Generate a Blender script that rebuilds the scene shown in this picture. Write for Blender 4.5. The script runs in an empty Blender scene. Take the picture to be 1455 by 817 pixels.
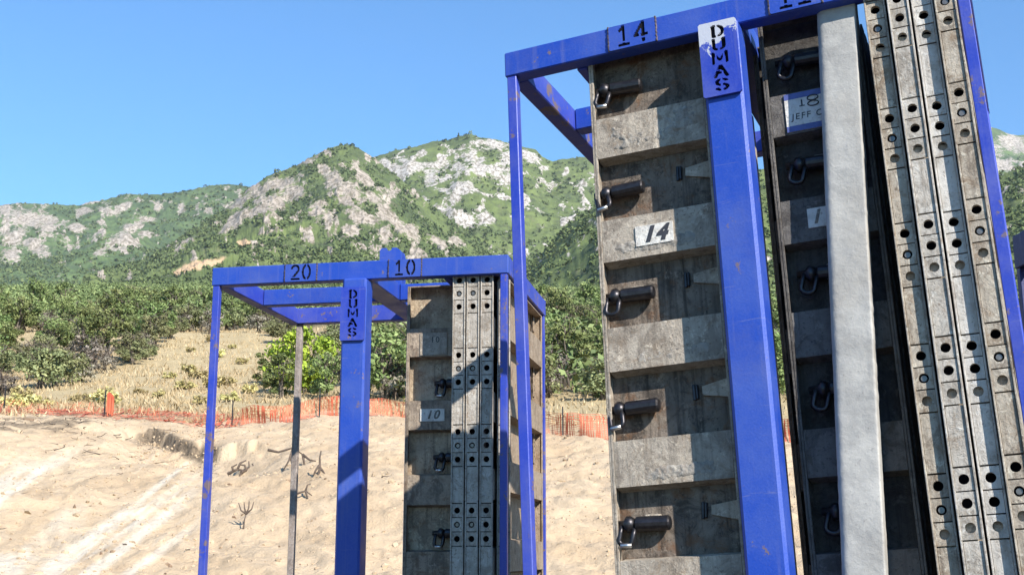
import bpy, bmesh, math, random
import numpy as np
from mathutils import Matrix, Vector

sc = bpy.context.scene
COL = sc.collection
R = math.radians
PITCH = R(12.28)
FPX, CX, CY = 1738.4, 727.5, 408.5          # focal length and centre of the photograph, in its pixels

# ------------------------------------------------------------------ camera
cam = bpy.data.cameras.new("camera")
cam.sensor_width = 36.0
cam.lens = 36.0 * FPX / 1455.0
cam.clip_start = 0.05
cam.clip_end = 30000
camo = bpy.data.objects.new("camera", cam)
COL.objects.link(camo)
camo.location = (0, 0, 1.5)
camo.rotation_euler = (math.pi / 2 + PITCH, 0, 0)
sc.camera = camo

# ------------------------------------------------------------------ sky, sun, exposure
SUN_AZ, SUN_EL = R(35), R(35.5)               # azimuth measured from straight behind the camera towards its right
TO_SUN = Vector((math.sin(SUN_AZ) * math.cos(SUN_EL), -math.cos(SUN_AZ) * math.cos(SUN_EL), math.sin(SUN_EL)))
w = bpy.data.worlds.new("World")
sc.world = w
w.use_nodes = True
wn = w.node_tree
sky = wn.nodes.new("ShaderNodeTexSky")
sky.sky_type = 'NISHITA'
sky.sun_disc = False
sky.sun_elevation = SUN_EL
sky.sun_rotation = math.pi - SUN_AZ
sky.altitude = 300
sky.air_density = 1.35
sky.dust_density = 0.0
sky.ozone_density = 10.0
tint = wn.nodes.new("ShaderNodeMix")
tint.data_type = 'RGBA'; tint.blend_type = 'MULTIPLY'
tint.inputs[0].default_value = 1.0
tint.inputs[7].default_value = (.80, 1.03, 1.08, 1)      # camera white balance of the blue sky
wn.links.new(sky.outputs[0], tint.inputs[6])
wn.links.new(tint.outputs[2], wn.nodes["Background"].inputs[0])
wn.nodes["Background"].inputs[1].default_value = 0.114
sl = bpy.data.lights.new("sun", 'SUN')
sl.energy = 5.0
sl.angle = R(0.5)
sl.color = (1.0, 0.95, 0.87)
so = bpy.data.objects.new("sun", sl)
COL.objects.link(so)
so.rotation_euler = TO_SUN.to_track_quat('Z', 'Y').to_euler()
so.location = (8, -12, 15)
sc.view_settings.view_transform = 'Standard'
sc.view_settings.look = 'None'
sc.view_settings.exposure = 0.8
sc.view_settings.gamma = 1
sc.cycles.max_bounces = 6
sc.cycles.use_denoising = True


# ------------------------------------------------------------------ noise
def hsh(ix, iy, seed):
    n = (ix.astype(np.int64) * 374761393 + iy.astype(np.int64) * 668265263 + seed * 974634541) & 0xFFFFFFFF
    n = ((n ^ (n >> 13)) * 1274126177) & 0xFFFFFFFF
    return ((n ^ (n >> 16)) & 0xFFFF) / 65535.0


def vn(x, y, seed=0):
    x = np.asarray(x, float); y = np.asarray(y, float)
    ix = np.floor(x); iy = np.floor(y)
    fx = x - ix; fy = y - iy
    fx = fx * fx * fx * (fx * (fx * 6 - 15) + 10); fy = fy * fy * fy * (fy * (fy * 6 - 15) + 10)
    a = hsh(ix, iy, seed); b = hsh(ix + 1, iy, seed); c = hsh(ix, iy + 1, seed); d = hsh(ix + 1, iy + 1, seed)
    return (a + (b - a) * fx) * (1 - fy) + (c + (d - c) * fx) * fy


def fbm(x, y, seed=0, oct=5, gain=.5):
    s = 0; a = 1; t = 0
    for o in range(oct):
        cs, sn = math.cos(o * 1.1 + .5), math.sin(o * 1.1 + .5)
        s = s + a * vn(x * cs - y * sn, x * sn + y * cs, seed + o * 17); t += a
        a *= gain; x = x * 2.03 + 7.1; y = y * 2.03 + 3.7
    return s / t


def ridged(x, y, seed=0, oct=4):
    s = 0; a = 1; t = 0
    for o in range(oct):
        s = s + a * (1 - np.abs(2 * vn(x, y, seed + o * 13) - 1)); t += a
        a *= .5; x = x * 2.1 + 5.3; y = y * 2.1 + 1.9
    return s / t


def sstep(a, b, x):
    t = np.clip((x - a) / (b - a), 0, 1)
    return t * t * (3 - 2 * t)


# ------------------------------------------------------------------ materials
def ramp(nt, fac, stops):
    r = nt.nodes.new("ShaderNodeValToRGB")
    while len(r.color_ramp.elements) < len(stops):
        r.color_ramp.elements.new(0.5)
    for e, (p, c) in zip(r.color_ramp.elements, stops):
        e.position = p
        e.color = (c[0], c[1], c[2], 1) if not isinstance(c, (int, float)) else (c, c, c, 1)
    nt.links.new(fac, r.inputs[0])
    return r.outputs[0]


class Mat:
    def __init__(s, name, rough=.6, metal=0, spec=.5):
        s.m = bpy.data.materials.new(name)
        s.m.use_nodes = True
        s.nt = s.m.node_tree
        s.b = s.nt.nodes["Principled BSDF"]
        s.b.inputs['Roughness'].default_value = rough
        s.b.inputs['Metallic'].default_value = metal
        s.b.inputs['Specular IOR Level'].default_value = spec

    def coord(s, kind='Object', scale=(1, 1, 1), jitter=True):
        if kind == 'Position':
            o = s.nt.nodes.new("ShaderNodeNewGeometry").outputs['Position']
        else:
            o = s.nt.nodes.new("ShaderNodeTexCoord").outputs[kind]
        mp = s.nt.nodes.new("ShaderNodeMapping")
        mp.inputs['Scale'].default_value = scale
        s.nt.links.new(o, mp.inputs[0])
        if jitter and kind == 'Object':
            inf = s.nt.nodes.new("ShaderNodeObjectInfo")
            mu = s.nt.nodes.new("ShaderNodeMath"); mu.operation = 'MULTIPLY'; mu.inputs[1].default_value = 37.0
            s.nt.links.new(inf.outputs['Random'], mu.inputs[0])
            s.nt.links.new(mu.outputs[0], mp.inputs['Location'])
        return mp.outputs[0]

    def noise(s, co, scale, detail=6, rough=.6, dist=0):
        n = s.nt.nodes.new("ShaderNodeTexNoise")
        n.inputs['Scale'].default_value = scale
        n.inputs['Detail'].default_value = detail
        n.inputs['Roughness'].default_value = rough
        n.inputs['Distortion'].default_value = dist
        s.nt.links.new(co, n.inputs['Vector'])
        return n.outputs[0]

    def mix(s, fac, a, b, mode='MIX'):
        n = s.nt.nodes.new("ShaderNodeMix")
        n.data_type = 'RGBA'; n.blend_type = mode
        for i, v in ((0, fac), (6, a), (7, b)):
            if isinstance(v, bpy.types.NodeSocket):
                s.nt.links.new(v, n.inputs[i])
            elif i == 0:
                n.inputs[0].default_value = v
            else:
                n.inputs[i].default_value = (v[0], v[1], v[2], 1)
        return n.outputs[2]

    def math(s, op, a, b=None):
        n = s.nt.nodes.new("ShaderNodeMath"); n.operation = op
        for i, v in ((0, a), (1, b)):
            if v is None: continue
            if isinstance(v, bpy.types.NodeSocket): s.nt.links.new(v, n.inputs[i])
            else: n.inputs[i].default_value = v
        return n.outputs[0]

    def attr(s, name):
        n = s.nt.nodes.new("ShaderNodeAttribute"); n.attribute_name = name
        return n

    def color(s, c):
        if isinstance(c, bpy.types.NodeSocket): s.nt.links.new(c, s.b.inputs['Base Color'])
        else: s.b.inputs['Base Color'].default_value = (c[0], c[1], c[2], 1)

    def rough(s, f):
        s.nt.links.new(f, s.b.inputs['Roughness'])

    def bump(s, h, strength=.4, dist=.01):
        n = s.nt.nodes.new("ShaderNodeBump")
        n.inputs['Strength'].default_value = strength
        n.inputs['Distance'].default_value = dist
        s.nt.links.new(h, n.inputs['Height'])
        s.nt.links.new(n.outputs[0], s.b.inputs['Normal'])


def blue_paint(name, base=(.009, .047, .33), pale=(.055, .1, .33), chip=.663, peel=False):
    m = Mat(name, .42)
    co = m.coord('Object')
    n1 = m.noise(co, 5, 6, .65)
    c = m.mix(ramp(m.nt, n1, [(.42, 0), (.72, .6)]), base, pale)
    n2 = m.noise(co, 160, 3, .6)
    c = m.mix(ramp(m.nt, n2, [(.4, 0), (.8, .16)]), c, (.09, .12, .42))
    n3 = m.noise(co, 13, 8, .72)
    c = m.mix(ramp(m.nt, n3, [(chip - .03, 0), (chip, .9)]), c, (.16, .11, .09))
    st = m.noise(m.coord('Object', (40, 40, 1.6)), 1, 5, .6)
    c = m.mix(ramp(m.nt, st, [(.56, 0), (.8, .35)]), c, (.17, .17, .28))
    sx = m.noise(m.coord('Object', (3, 3, 60)), 1.3, 4, .8, .6)
    c = m.mix(ramp(m.nt, sx, [(.64, 0), (.69, .45)]), c, (.14, .15, .3))
    dirt = m.noise(co, 2.6, 7, .7)
    c = m.mix(ramp(m.nt, dirt, [(.52, 0), (.75, .4)]), c, (.1, .1, .2))
    if peel:
        g = m.nt.nodes.new("ShaderNodeSeparateXYZ")
        m.nt.links.new(m.coord('Object', jitter=False), g.inputs[0])
        pz = m.math('ADD', m.math('MULTIPLY', g.outputs[2], 7.0), m.math('MULTIPLY', g.outputs[0], -4.0))
        f = m.math('ADD', pz, m.math('MULTIPLY', m.noise(co, 26, 8, .7, .6), 2.2))
        c = m.mix(ramp(m.nt, m.math('MULTIPLY', f, .4), [(.80, 0), (.815, 1)]), c, (.42, .43, .48))
    m.color(c)
    m.rough(ramp(m.nt, n1, [(.3, .36), (.7, .6)]))
    m.bump(m.math('ADD', n2, m.math('MULTIPLY', n3, 2.0)), .25, .002)
    return m.m


def form_metal(name, base, light, dark, stain=(.16, .1, .06), amount=.5, rough=.62, metal=.15):
    """weathered aluminium form caked with cement film, rust and dirt"""
    m = Mat(name, rough, metal)
    co = m.coord('Object')
    n1 = m.noise(co, 7, 9, .72, .3)
    c = m.mix(ramp(m.nt, n1, [(.36, 0), (.62, 1)]), base, light)
    blot = m.noise(co, 11, 9, .74, .8)
    c = m.mix(ramp(m.nt, blot, [(.50, 0), (.60, .85 * amount + .1)]), c, dark)
    n2 = m.noise(co, 17, 8, .75, .5)
    c = m.mix(ramp(m.nt, n2, [(.53, 0), (.63, amount)]), c, stain)
    st = m.noise(m.coord('Object', (55, 55, 2.6)), 1, 7, .7)
    c = m.mix(ramp(m.nt, st, [(.5, 0), (.66, amount)]), c, dark)
    film = m.noise(co, 30, 8, .78, .4)
    c = m.mix(ramp(m.nt, film, [(.56, 0), (.64, .75)]), c, [min(.6, v * 1.35) for v in light])
    n3 = m.noise(co, 110, 5, .7)
    c = m.mix(ramp(m.nt, n3, [(.58, 0), (.64, .7)]), c, dark)
    c = m.mix(1.0, c, (1.03, .995, .94), 'MULTIPLY')
    m.color(c)
    m.rough(ramp(m.nt, n2, [(.3, rough - .06), (.7, rough + .2)]))
    m.bump(m.math('ADD', m.math('MULTIPLY', film, 1.6), m.math('ADD', blot, m.math('MULTIPLY', n3, .5))), .7, .006)
    return m.m


def simple(name, c, rough=.6, metal=0, var=.25, scale=30, bump=.2):
    m = Mat(name, rough, metal)
    n = m.noise(m.coord('Object'), scale, 6, .65)
    m.color(m.mix(ramp(m.nt, n, [(.3, 0), (.7, 1)]), [x * (1 - var) for x in c], [min(1, x * (1 + var)) for x in c]))
    if bump: m.bump(n, bump, .003)
    return m.m


M = {}
M['blue'] = blue_paint("blue_paint")
M['weld'] = simple("rusty_weld", (.07, .055, .07), .7, .2, .5, 90, .3)
M['blue_shade'] = blue_paint("blue_paint_shaded", (.005, .012, .085), (.015, .025, .11))  # darker copy of the blue, the third rack's shade put into its paint
M['blue_worn'] = blue_paint("blue_paint_worn", (.018, .04, .34), (.11, .125, .33), .615)
M['blue_plate'] = blue_paint("blue_plate_paint", (.016, .038, .33), (.09, .11, .32), .63)
M['blue_peel'] = blue_paint("blue_plate_peeling", (.016, .038, .32), (.09, .11, .32), .7, True)
M['void'] = simple("shaded_steel_interior", (.008, .008, .012), .9, 0, .3, 20, 0)  # near-black colour standing in for the shade inside hollow steel
M['void'].node_tree.nodes['Principled BSDF'].inputs['Specular IOR Level'].default_value = .1
M['skin'] = form_metal("form_sheet", (.115, .09, .072), (.215, .178, .146), (.035, .026, .02), (.16, .085, .045), .85)
M['rib'] = form_metal("form_rib", (.3, .262, .217), (.44, .392, .33), (.12, .095, .073), (.2, .135, .08), .5)
M['shade_skin'] = form_metal("form_sheet_shaded", (.03, .027, .025), (.075, .068, .062), (.012, .011, .011), (.03, .02, .015), .7)  # darker copy of the form sheet, shade put into the colour
M['shade_rib'] = form_metal("form_rib_shaded", (.10, .094, .088), (.15, .14, .132), (.035, .03, .028), (.06, .045, .03), .6)  # darker copy of the form rib, shade put into the colour
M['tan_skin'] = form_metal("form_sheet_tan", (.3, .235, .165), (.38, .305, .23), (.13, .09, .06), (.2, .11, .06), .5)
M['edge'] = form_metal("form_edge_rail", (.34, .315, .28), (.49, .465, .43), (.14, .115, .09), (.22, .15, .09), .5, .64, .1)
M['edge_brown'] = form_metal("form_edge_rail_brown", (.32, .275, .22), (.46, .42, .36), (.12, .09, .065), (.2, .13, .075), .65, .66, .1)
M['p10_skin'] = form_metal("form_sheet_rusty", (.34, .27, .195), (.48, .4, .3), (.12, .09, .065), (.24, .13, .07), .6)
M['p10_rib'] = form_metal("form_rib_rusty", (.25, .2, .155), (.36, .3, .235), (.09, .07, .055), (.19, .11, .065), .65)
M['steel'] = simple("latch_steel", (.045, .042, .045), .38, .75, .4, 60, .3)
M['shine'] = simple("worn_bright_steel", (.55, .53, .5), .32, .9, .2, 60, .2)
M['pin'] = simple("pin_steel", (.2, .18, .16), .4, .7, .3, 60, .2)
M['bare'] = form_metal("bare_post_steel", (.25, .215, .2), (.36, .315, .29), (.12, .095, .08), (.2, .13, .08), .5)
M['white'] = form_metal("white_sign_paint", (.6, .59, .56), (.68, .67, .64), (.3, .27, .24), (.34, .27, .2), .35, .5, 0)
M['ink'] = simple("black_print", (.03, .03, .035), .6, 0, .3, 60, 0)
M['ink_faded'] = form_metal("faded_print", (.1, .09, .08), (.34, .32, .29), (.05, .045, .04), (.2, .15, .1), .5, .6, 0)
M['sticker_blue'] = simple("sticker_blue", (.07, .09, .25), .5, 0, .2, 40, 0)


def galv():
    m = Mat("cement_coated_steel", .75, .05)
    co = m.coord('Object')
    n1 = m.noise(co, 9, 8, .7)
    c = m.mix(ramp(m.nt, n1, [(.32, 0), (.68, 1)]), (.265, .255, .238), (.45, .43, .392))
    n2 = m.noise(co, 70, 6, .75, .3)
    c = m.mix(ramp(m.nt, n2, [(.6, 0), (.7, .7)]), c, (.17, .16, .15))
    n3 = m.noise(co, 3.2, 5, .6)
    c = m.mix(ramp(m.nt, n3, [(.5, 0), (.68, .6)]), c, (.3, .265, .22))
    m.color(c)
    m.bump(m.math('ADD', m.math('MULTIPLY', n2, 1.0), m.math('MULTIPLY', m.noise(co, 26, 6, .7), 0.22)), .5, .004)
    return m.m


M['edge_pale'] = form_metal("form_edge_rail_pale", (.42, .405, .385), (.56, .55, .53), (.19, .165, .135), (.25, .18, .12), .4, .62, .1)
M['galv'] = galv()


# ------------------------------------------------------------------ mesh helpers
class MB:
    def __init__(s): s.v = []; s.f = []; s.mi = []

    def add(s, vs, fs, mi=0):
        o = len(s.v); s.v += [tuple(p) for p in vs]
        for f in fs: s.f.append(tuple(i + o for i in f)); s.mi.append(mi)
        return s

    def box(s, lo, hi, bev=0.0, mi=0):
        lo = Vector(lo); hi = Vector(hi)
        if bev <= 0:
            vs = [(x, y, z) for z in (lo.z, hi.z) for y in (lo.y, hi.y) for x in (lo.x, hi.x)]
            return s.add(vs, [(0, 2, 3, 1), (4, 5, 7, 6), (0, 1, 5, 4), (2, 6, 7, 3), (0, 4, 6, 2), (1, 3, 7, 5)], mi)
        c = (lo + hi) / 2; h = (hi - lo) / 2
        b = min(bev, min(h) * .95)
        vs = []; idx = {}
        for sx in (-1, 1):
            for sy in (-1, 1):
                for sz in (-1, 1):
                    for ax in range(3):
                        q = [h.x - b, h.y - b, h.z - b]; q[ax] = h[ax]
                        idx[(sx, sy, sz, ax)] = len(vs)
                        vs.append((c.x + sx * q[0], c.y + sy * q[1], c.z + sz * q[2]))
        fs = []
        for ax in range(3):
            o = [a for a in range(3) if a != ax]
            for sg in (-1, 1):
                loop = []
                for a, bb in ((-1, -1), (1, -1), (1, 1), (-1, 1)):
                    k = [0, 0, 0]; k[ax] = sg; k[o[0]] = a; k[o[1]] = bb
                    loop.append(idx[(k[0], k[1], k[2], ax)])
                fs.append(loop)
        for ax in range(3):
            o = [a for a in range(3) if a != ax]
            for a in (-1, 1):
                for bb in (-1, 1):
                    k0 = [0, 0, 0]; k0[o[0]] = a; k0[o[1]] = bb
                    k1 = list(k0); k0[ax] = -1; k1[ax] = 1
                    fs.append([idx[(*k0, o[0])], idx[(*k1, o[0])], idx[(*k1, o[1])], idx[(*k0, o[1])]])
        for sx in (-1, 1):
            for sy in (-1, 1):
                for sz in (-1, 1):
                    fs.append([idx[(sx, sy, sz, a)] for a in range(3)])
        return s.add(vs, fs, mi)

    def tube(s, pts, rad, seg=12, caps=True, mi=0):
        pts = [Vector(p) for p in pts]
        if isinstance(rad, (int, float)): rad = [rad] * len(pts)
        rings = []; up = None
        for i, p in enumerate(pts):
            d = (pts[min(i + 1, len(pts) - 1)] - pts[max(i - 1, 0)]).normalized()
            if up is None:
                up = d.orthogonal().normalized()
            else:
                up = (up - d * up.dot(d)).normalized()
            sd = d.cross(up)
            rings.append([p + (up * math.cos(2 * math.pi * k / seg) + sd * math.sin(2 * math.pi * k / seg)) * rad[i] for k in range(seg)])
        vs = [q for r in rings for q in r]
        fs = []
        for i in range(len(pts) - 1):
            for k in range(seg):
                fs.append((i * seg + k, i * seg + (k + 1) % seg, (i + 1) * seg + (k + 1) % seg, (i + 1) * seg + k))
        if caps:
            fs.append(tuple(range(seg))[::-1]); fs.append(tuple((len(pts) - 1) * seg + k for k in range(seg)))
        return s.add(vs, fs, mi)

    def prism(s, poly, a, b, axis='y', mi=0):
        """extrude 2-D polygon between a and b along an axis"""
        def P(u, v, t): return {'y': (u, t, v), 'x': (t, u, v), 'z': (u, v, t)}[axis]
        n = len(poly)
        vs = [P(u, v, a) for u, v in poly] + [P(u, v, b) for u, v in poly]
        fs = [tuple(range(n)), tuple(range(n, 2 * n))[::-1]] + [(i, (i + 1) % n, (i + 1) % n + n, i + n) for i in range(n)]
        return s.add(vs, fs, mi)

    def mesh(s, name, mats, smooth=False):
        me = bpy.data.meshes.new(name)
        me.from_pydata(s.v, [], s.f)
        for m in (mats if isinstance(mats, (list, tuple)) else [mats]): me.materials.append(m)
        me.polygons.foreach_set('material_index', s.mi)
        bm = bmesh.new(); bm.from_mesh(me)
        bmesh.ops.recalc_face_normals(bm, faces=bm.faces)
        bm.to_mesh(me); bm.free()
        if smooth: me.polygons.foreach_set('use_smooth', [True] * len(me.polygons))
        return me

    def build(s, name, mats, parent=None, smooth=False, loc=None):
        return link(name, s.mesh(name, mats, smooth), parent, loc)


def link(name, data, parent=None, loc=None):
    o = bpy.data.objects.new(name, data)
    COL.objects.link(o)
    if parent: o.parent = parent
    if loc: o.location = loc
    return o


def tag(o, label, cat, group=None):
    o['label'] = label; o['category'] = cat
    if group: o['group'] = group
    return o


def thing(name, label, cat, mat=None, group=None):
    o = link(name, None)
    if mat is not None: o.matrix_world = mat
    return tag(o, label, cat, group)


def npmesh(name, verts, faces, mat, attrs={}, smooth=True):
    verts = np.asarray(verts, np.float32); faces = np.asarray(faces, np.int32)
    me = bpy.data.meshes.new(name)
    k = faces.shape[1]
    me.vertices.add(len(verts)); me.vertices.foreach_set('co', verts.ravel())
    me.loops.add(faces.size); me.loops.foreach_set('vertex_index', faces.ravel())
    me.polygons.add(len(faces))
    me.polygons.foreach_set('loop_start', np.arange(0, faces.size, k, dtype=np.int32))
    me.polygons.foreach_set('use_smooth', np.full(len(faces), smooth))
    for n, a in attrs.items():
        at = me.attributes.new(n, 'FLOAT', 'POINT'); at.data.foreach_set('value', np.asarray(a, np.float32).ravel())
    me.update(calc_edges=True)
    me.materials.append(mat)
    return me


def gridfaces(nr, nc):
    i = np.arange(nr * nc).reshape(nr, nc)
    return np.stack([i[:-1, :-1], i[:-1, 1:], i[1:, 1:], i[1:, :-1]], -1).reshape(-1, 4)


# ------------------------------------------------------------------ stencil lettering
def glyph(ch, X, Y):
    """distance to the strokes of a character in a 0..0.6 x 0..1 cell, with stencil bridges cut"""
    def seg(ax, ay, bx, by):
        dx, dy = bx - ax, by - ay
        t = np.clip(((X - ax) * dx + (Y - ay) * dy) / (dx * dx + dy * dy + 1e-9), 0, 1)
        return np.hypot(X - ax - t * dx, Y - ay - t * dy)

    def poly(p): return np.min([seg(*p[i], *p[i + 1]) for i in range(len(p) - 1)], axis=0)

    def arc(cx, cy, rx, ry, a0, a1, n=14):
        return [(cx + rx * math.cos(R(a0 + (a1 - a0) * i / n)), cy + ry * math.sin(R(a0 + (a1 - a0) * i / n))) for i in range(n + 1)]
    br = np.zeros_like(X, bool)
    if ch == '1':
        d = np.minimum(poly([(.12, .8), (.3, 1), (.3, 0)]), poly([(.08, 0), (.52, 0)])); br |= (np.abs(Y - .14) < .035)
    elif ch == '4':
        d = np.minimum(poly([(.44, 0), (.44, 1), (.02, .34), (.6, .34)]), 9); br |= (np.abs(Y - .2) < .03) | ((np.abs(X - .26) < .04) & (Y < .5))
    elif ch == '0':
        d = poly(arc(.3, .5, .27, .5, 0, 360, 28)); br |= (np.abs(X - .3) < .035)
    elif ch == '2':
        d = poly(arc(.3, .73, .26, .27, 165, -35) + [(.05, 0), (.58, 0)]); br |= (np.abs(Y - .12) < .03)
    elif ch == 'D':
        d = np.minimum(poly([(.08, 0), (.08, 1)]), poly([(.08, 1)] + arc(.25, .5, .28, .5, 90, -90) + [(.08, 0)])); br |= (np.abs(X - .24) < .04)
    elif ch == 'U':
        d = poly([(.06, 1)] + arc(.3, .28, .24, .28, 180, 360) + [(.54, 1)]); br |= (np.abs(X - .3) < .04)
    elif ch == 'M':
        d = poly([(-.02, 0), (-.02, 1), (.3, .25), (.62, 1), (.62, 0)]); br |= (np.abs(X - .115) < .03) | (np.abs(X - .485) < .03); d = d * 1.3
    elif ch == 'A':
        d = np.minimum(poly([(.02, 0), (.3, 1), (.58, 0)]), poly([(.12, .33), (.48, .33)])); br |= (np.abs(X - .36) < .035) & (Y < .5) | ((np.abs(Y - .6) < .03) & (X < .3))
    else:  # S
        d = poly(arc(.3, .74, .24, .26, 25, 250) + arc(.3, .26, .25, .26, 75, -160)); br |= (np.abs(X - .3) < .04)
    return d, br


def stencil_plate(name, wid, hei, cells, mats, thick=.008, step=.0022, stroke=.09, edge=0.0):
    """plate in x,z with letters really cut through; cells = (char, x0, z0, w, h)"""
    nx, nz = int(round(wid / step)), int(round(hei / step))
    xs = (np.arange(nx) + .5) * wid / nx; zs = (np.arange(nz) + .5) * hei / nz
    X, Z = np.meshgrid(xs, zs)
    solid = np.ones((nz, nx), bool)
    for ch, x0, z0, cw, chh in cells:
        d, br = glyph(ch, (X - x0) / cw * .6, (Z - z0) / chh)
        solid &= ~((d < stroke) & ~br)
    # rounded corners
    rc = .006
    for sx in (0, 1):
        for sz in (0, 1):
            px = X if sx == 0 else wid - X; pz = Z if sz == 0 else hei - Z
            solid &= ~((px < rc) & (pz < rc) & (np.hypot(px - rc, pz - rc) > rc))
    gx = np.arange(nx + 1) * wid / nx; gz = np.arange(nz + 1) * hei / nz
    GX, GZ = np.meshgrid(gx, gz)
    n = GX.size
    V = np.concatenate([np.stack([GX.ravel(), np.zeros(n), GZ.ravel()], 1), np.stack([GX.ravel(), np.full(n, thick), GZ.ravel()], 1)])
    idx = np.arange(n).reshape(nz + 1, nx + 1)
    F = []
    a = idx[:-1, :-1][solid]; b = idx[:-1, 1:][solid]; c = idx[1:, 1:][solid]; d_ = idx[1:, :-1][solid]
    F.append(np.stack([a, b, c, d_], 1))
    pad = np.pad(solid, 1)
    for dz, dx in ((0, -1), (0, 1), (-1, 0), (1, 0)):
        nb = pad[1 + dz:1 + dz + nz, 1 + dx:1 + dx + nx]
        e = solid & ~nb
        if (dz, dx) == (0, -1): p, q = idx[1:, :-1][e], idx[:-1, :-1][e]
        elif (dz, dx) == (0, 1): p, q = idx[:-1, 1:][e], idx[1:, 1:][e]
        elif (dz, dx) == (-1, 0): p, q = idx[:-1, :-1][e], idx[:-1, 1:][e]
        else: p, q = idx[1:, 1:][e], idx[1:, :-1][e]
        F.append(np.stack([q, p, p + n, q + n], 1))
    return npmesh(name, V, np.concatenate(F), mats, smooth=False)


def print_text(name, txt, size, parent, loc, rot, mat, shear=0.0, bold=0.0):
    cu = bpy.data.curves.new(name, 'FONT')
    cu.body = txt; cu.size = size; cu.shear = shear; cu.offset = bold; cu.extrude = .0006
    cu.space_character = 1.25; cu.align_x = 'CENTER'; cu.align_y = 'CENTER'
    tmp = bpy.data.objects.new("tmp_text", cu)
    COL.objects.link(tmp)
    dg = bpy.context.evaluated_depsgraph_get(); dg.update()
    me = bpy.data.meshes.new_from_object(tmp.evaluated_get(dg))
    bpy.data.objects.remove(tmp)
    me.name = name; me.materials.clear(); me.materials.append(mat)
    o = link(name, me, parent, loc); o.rotation_euler = rot
    return o


# ------------------------------------------------------------------ terrain
def TV(v):      # tangent of elevation (height above the eye over depth) of a row of the photograph
    return np.tan(PITCH + np.arctan((CY - v) / FPX))


def SU(u, v):   # x over depth of a pixel
    return (u - CX) / FPX * (math.cos(PITCH) + TV(v) * math.sin(PITCH))


CREST = np.array([(-900, 560), (-400, 575), (0, 587), (100, 592), (200, 600), (300, 606), (400, 598), (460, 590), (560, 600), (700, 618), (800, 626), (900, 630), (1200, 640), (1600, 640), (2400, 600)], float)
RACK_R = np.array([[.915, .403, -.030], [-.399, .913, .087], [.062, -.067, .996]])   # columns: rack X, Y, Z in world
RACK_L = np.array([[.982, .187, 0], [-.187, .982, 0], [0, 0, 1.0]])
ORG_R = np.array([-.023, 3.288, 2.903]); ORG_L = np.array([-1.243, 4.944, 2.659])
HR = 2.62
BASE_R = ORG_R - RACK_R[:, 2] * HR
BASE_L = ORG_L - RACK_L[:, 2] * 2.659


def ground_z(x, y, detail=True):
    x = np.asarray(x, float); y = np.asarray(y, float)
    yy = np.maximum(y, 1e-3)
    u = CX + FPX * np.clip(x / yy, -1.4, 1.4)
    cv = np.interp(u, CREST[:, 0], CREST[:, 1])
    yc = np.interp(u, [-400, 300, 900, 1600], [44, 42, 37, 35])
    zc = 1.5 + yc * TV(cv)
    z0 = 16.0 + 2 * (vn(x * .08, y * .08, 3) - .5)
    t = np.clip((y - z0) / (yc - z0), 0, 1)
    bank = zc * (t * .9 + .1 * t * t)
    far = [None] * 5
    ys = np.stack([yc, np.full_like(yc, 52.), np.full_like(yc, 100.), np.full_like(yc, 180.), np.full_like(yc, 420.), np.full_like(yc, 900.)], -1)
    vs = np.stack([cv, np.minimum(577, cv - 8), np.full_like(cv, 474.), np.full_like(cv, 436.), np.full_like(cv, 412.), np.full_like(cv, 430.)], -1)
    out = bank
    for i in range(5):
        k = (y >= ys[..., i]) & (y <= ys[..., i + 1])
        f = np.clip((y - ys[..., i]) / (ys[..., i + 1] - ys[..., i]), 0, 1)
        out = np.where(k, 1.5 + y * TV(vs[..., i] + (vs[..., i + 1] - vs[..., i]) * f), out)
    out = np.where(y > 900, 1.5 + 900 * TV(430.) + 0 * y, out)
    # scraped scarp under the sod, left of the racks
    on = sstep(150, 215, u) * sstep(420, 330, u)
    ed = 607 + 26 * sstep(205, 300, u) + 7 * (fbm(u * .05, u * 0, 5) - .5) * 2
    vrow = CY - FPX * np.tan(np.arctan((out - 1.5) / yy) - PITCH)
    out = out - np.where(y < yc, on * .38 * sstep(ed, ed + 3, vrow) * sstep(ed + 60, ed + 10, vrow), 0)
    if detail:
        wgt = sstep(15, 24, y) * (1 - .6 * sstep(yc - 1, yc + 3, y))
        out = out + wgt * ((fbm(x * .22, y * .22, 21, 4) - .5) * .75 + (ridged(x * .55 + y * .5, y * .1 - x * .09, 31, 4) - .6) * .34
                           + (ridged(x * 1.1 + y * .5, y * .5 - x * .3, 43, 4) - .6) * .14 + (fbm(x * 1.5, y * 1.5, 41, 5, .6) - .5) * .2 + (fbm(x * 5, y * 5, 51, 2) - .5) * .09)
        out = out + (1 - sstep(14, 22, y)) * (fbm(x * .9, y * .9, 61, 3) - .5) * .08
    # made ground under the leaning rack
    loc = np.stack([x, y], -1) - BASE_R[:2]
    a = loc @ RACK_R[:2, 0]; b = loc @ RACK_R[:2, 1]
    pl = BASE_R[2] + .067 * a - .075 * b - .02
    dd = np.maximum(np.maximum(-.15 - a, a - 1.4), np.maximum(-.15 - b, b - 1.05))
    out = out + (pl - out) * sstep(1.0, 0, dd) * (y < 8)
    return out


def gpt(u, y):
    """point on the ground seen in column u of the photograph at depth y"""
    x = (u - CX) / FPX * y
    for _ in range(3):
        z = float(ground_z(np.array([x]), np.array([y]))[0])
        T = (z - 1.5) / y
        x = (u - CX) / FPX * (math.cos(PITCH) + T * math.sin(PITCH)) * y
    return Vector((x, y, z))


def rowof(p):
    return CY - FPX * math.tan(math.atan2(p[2] - 1.5, p[1]) - PITCH)


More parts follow.
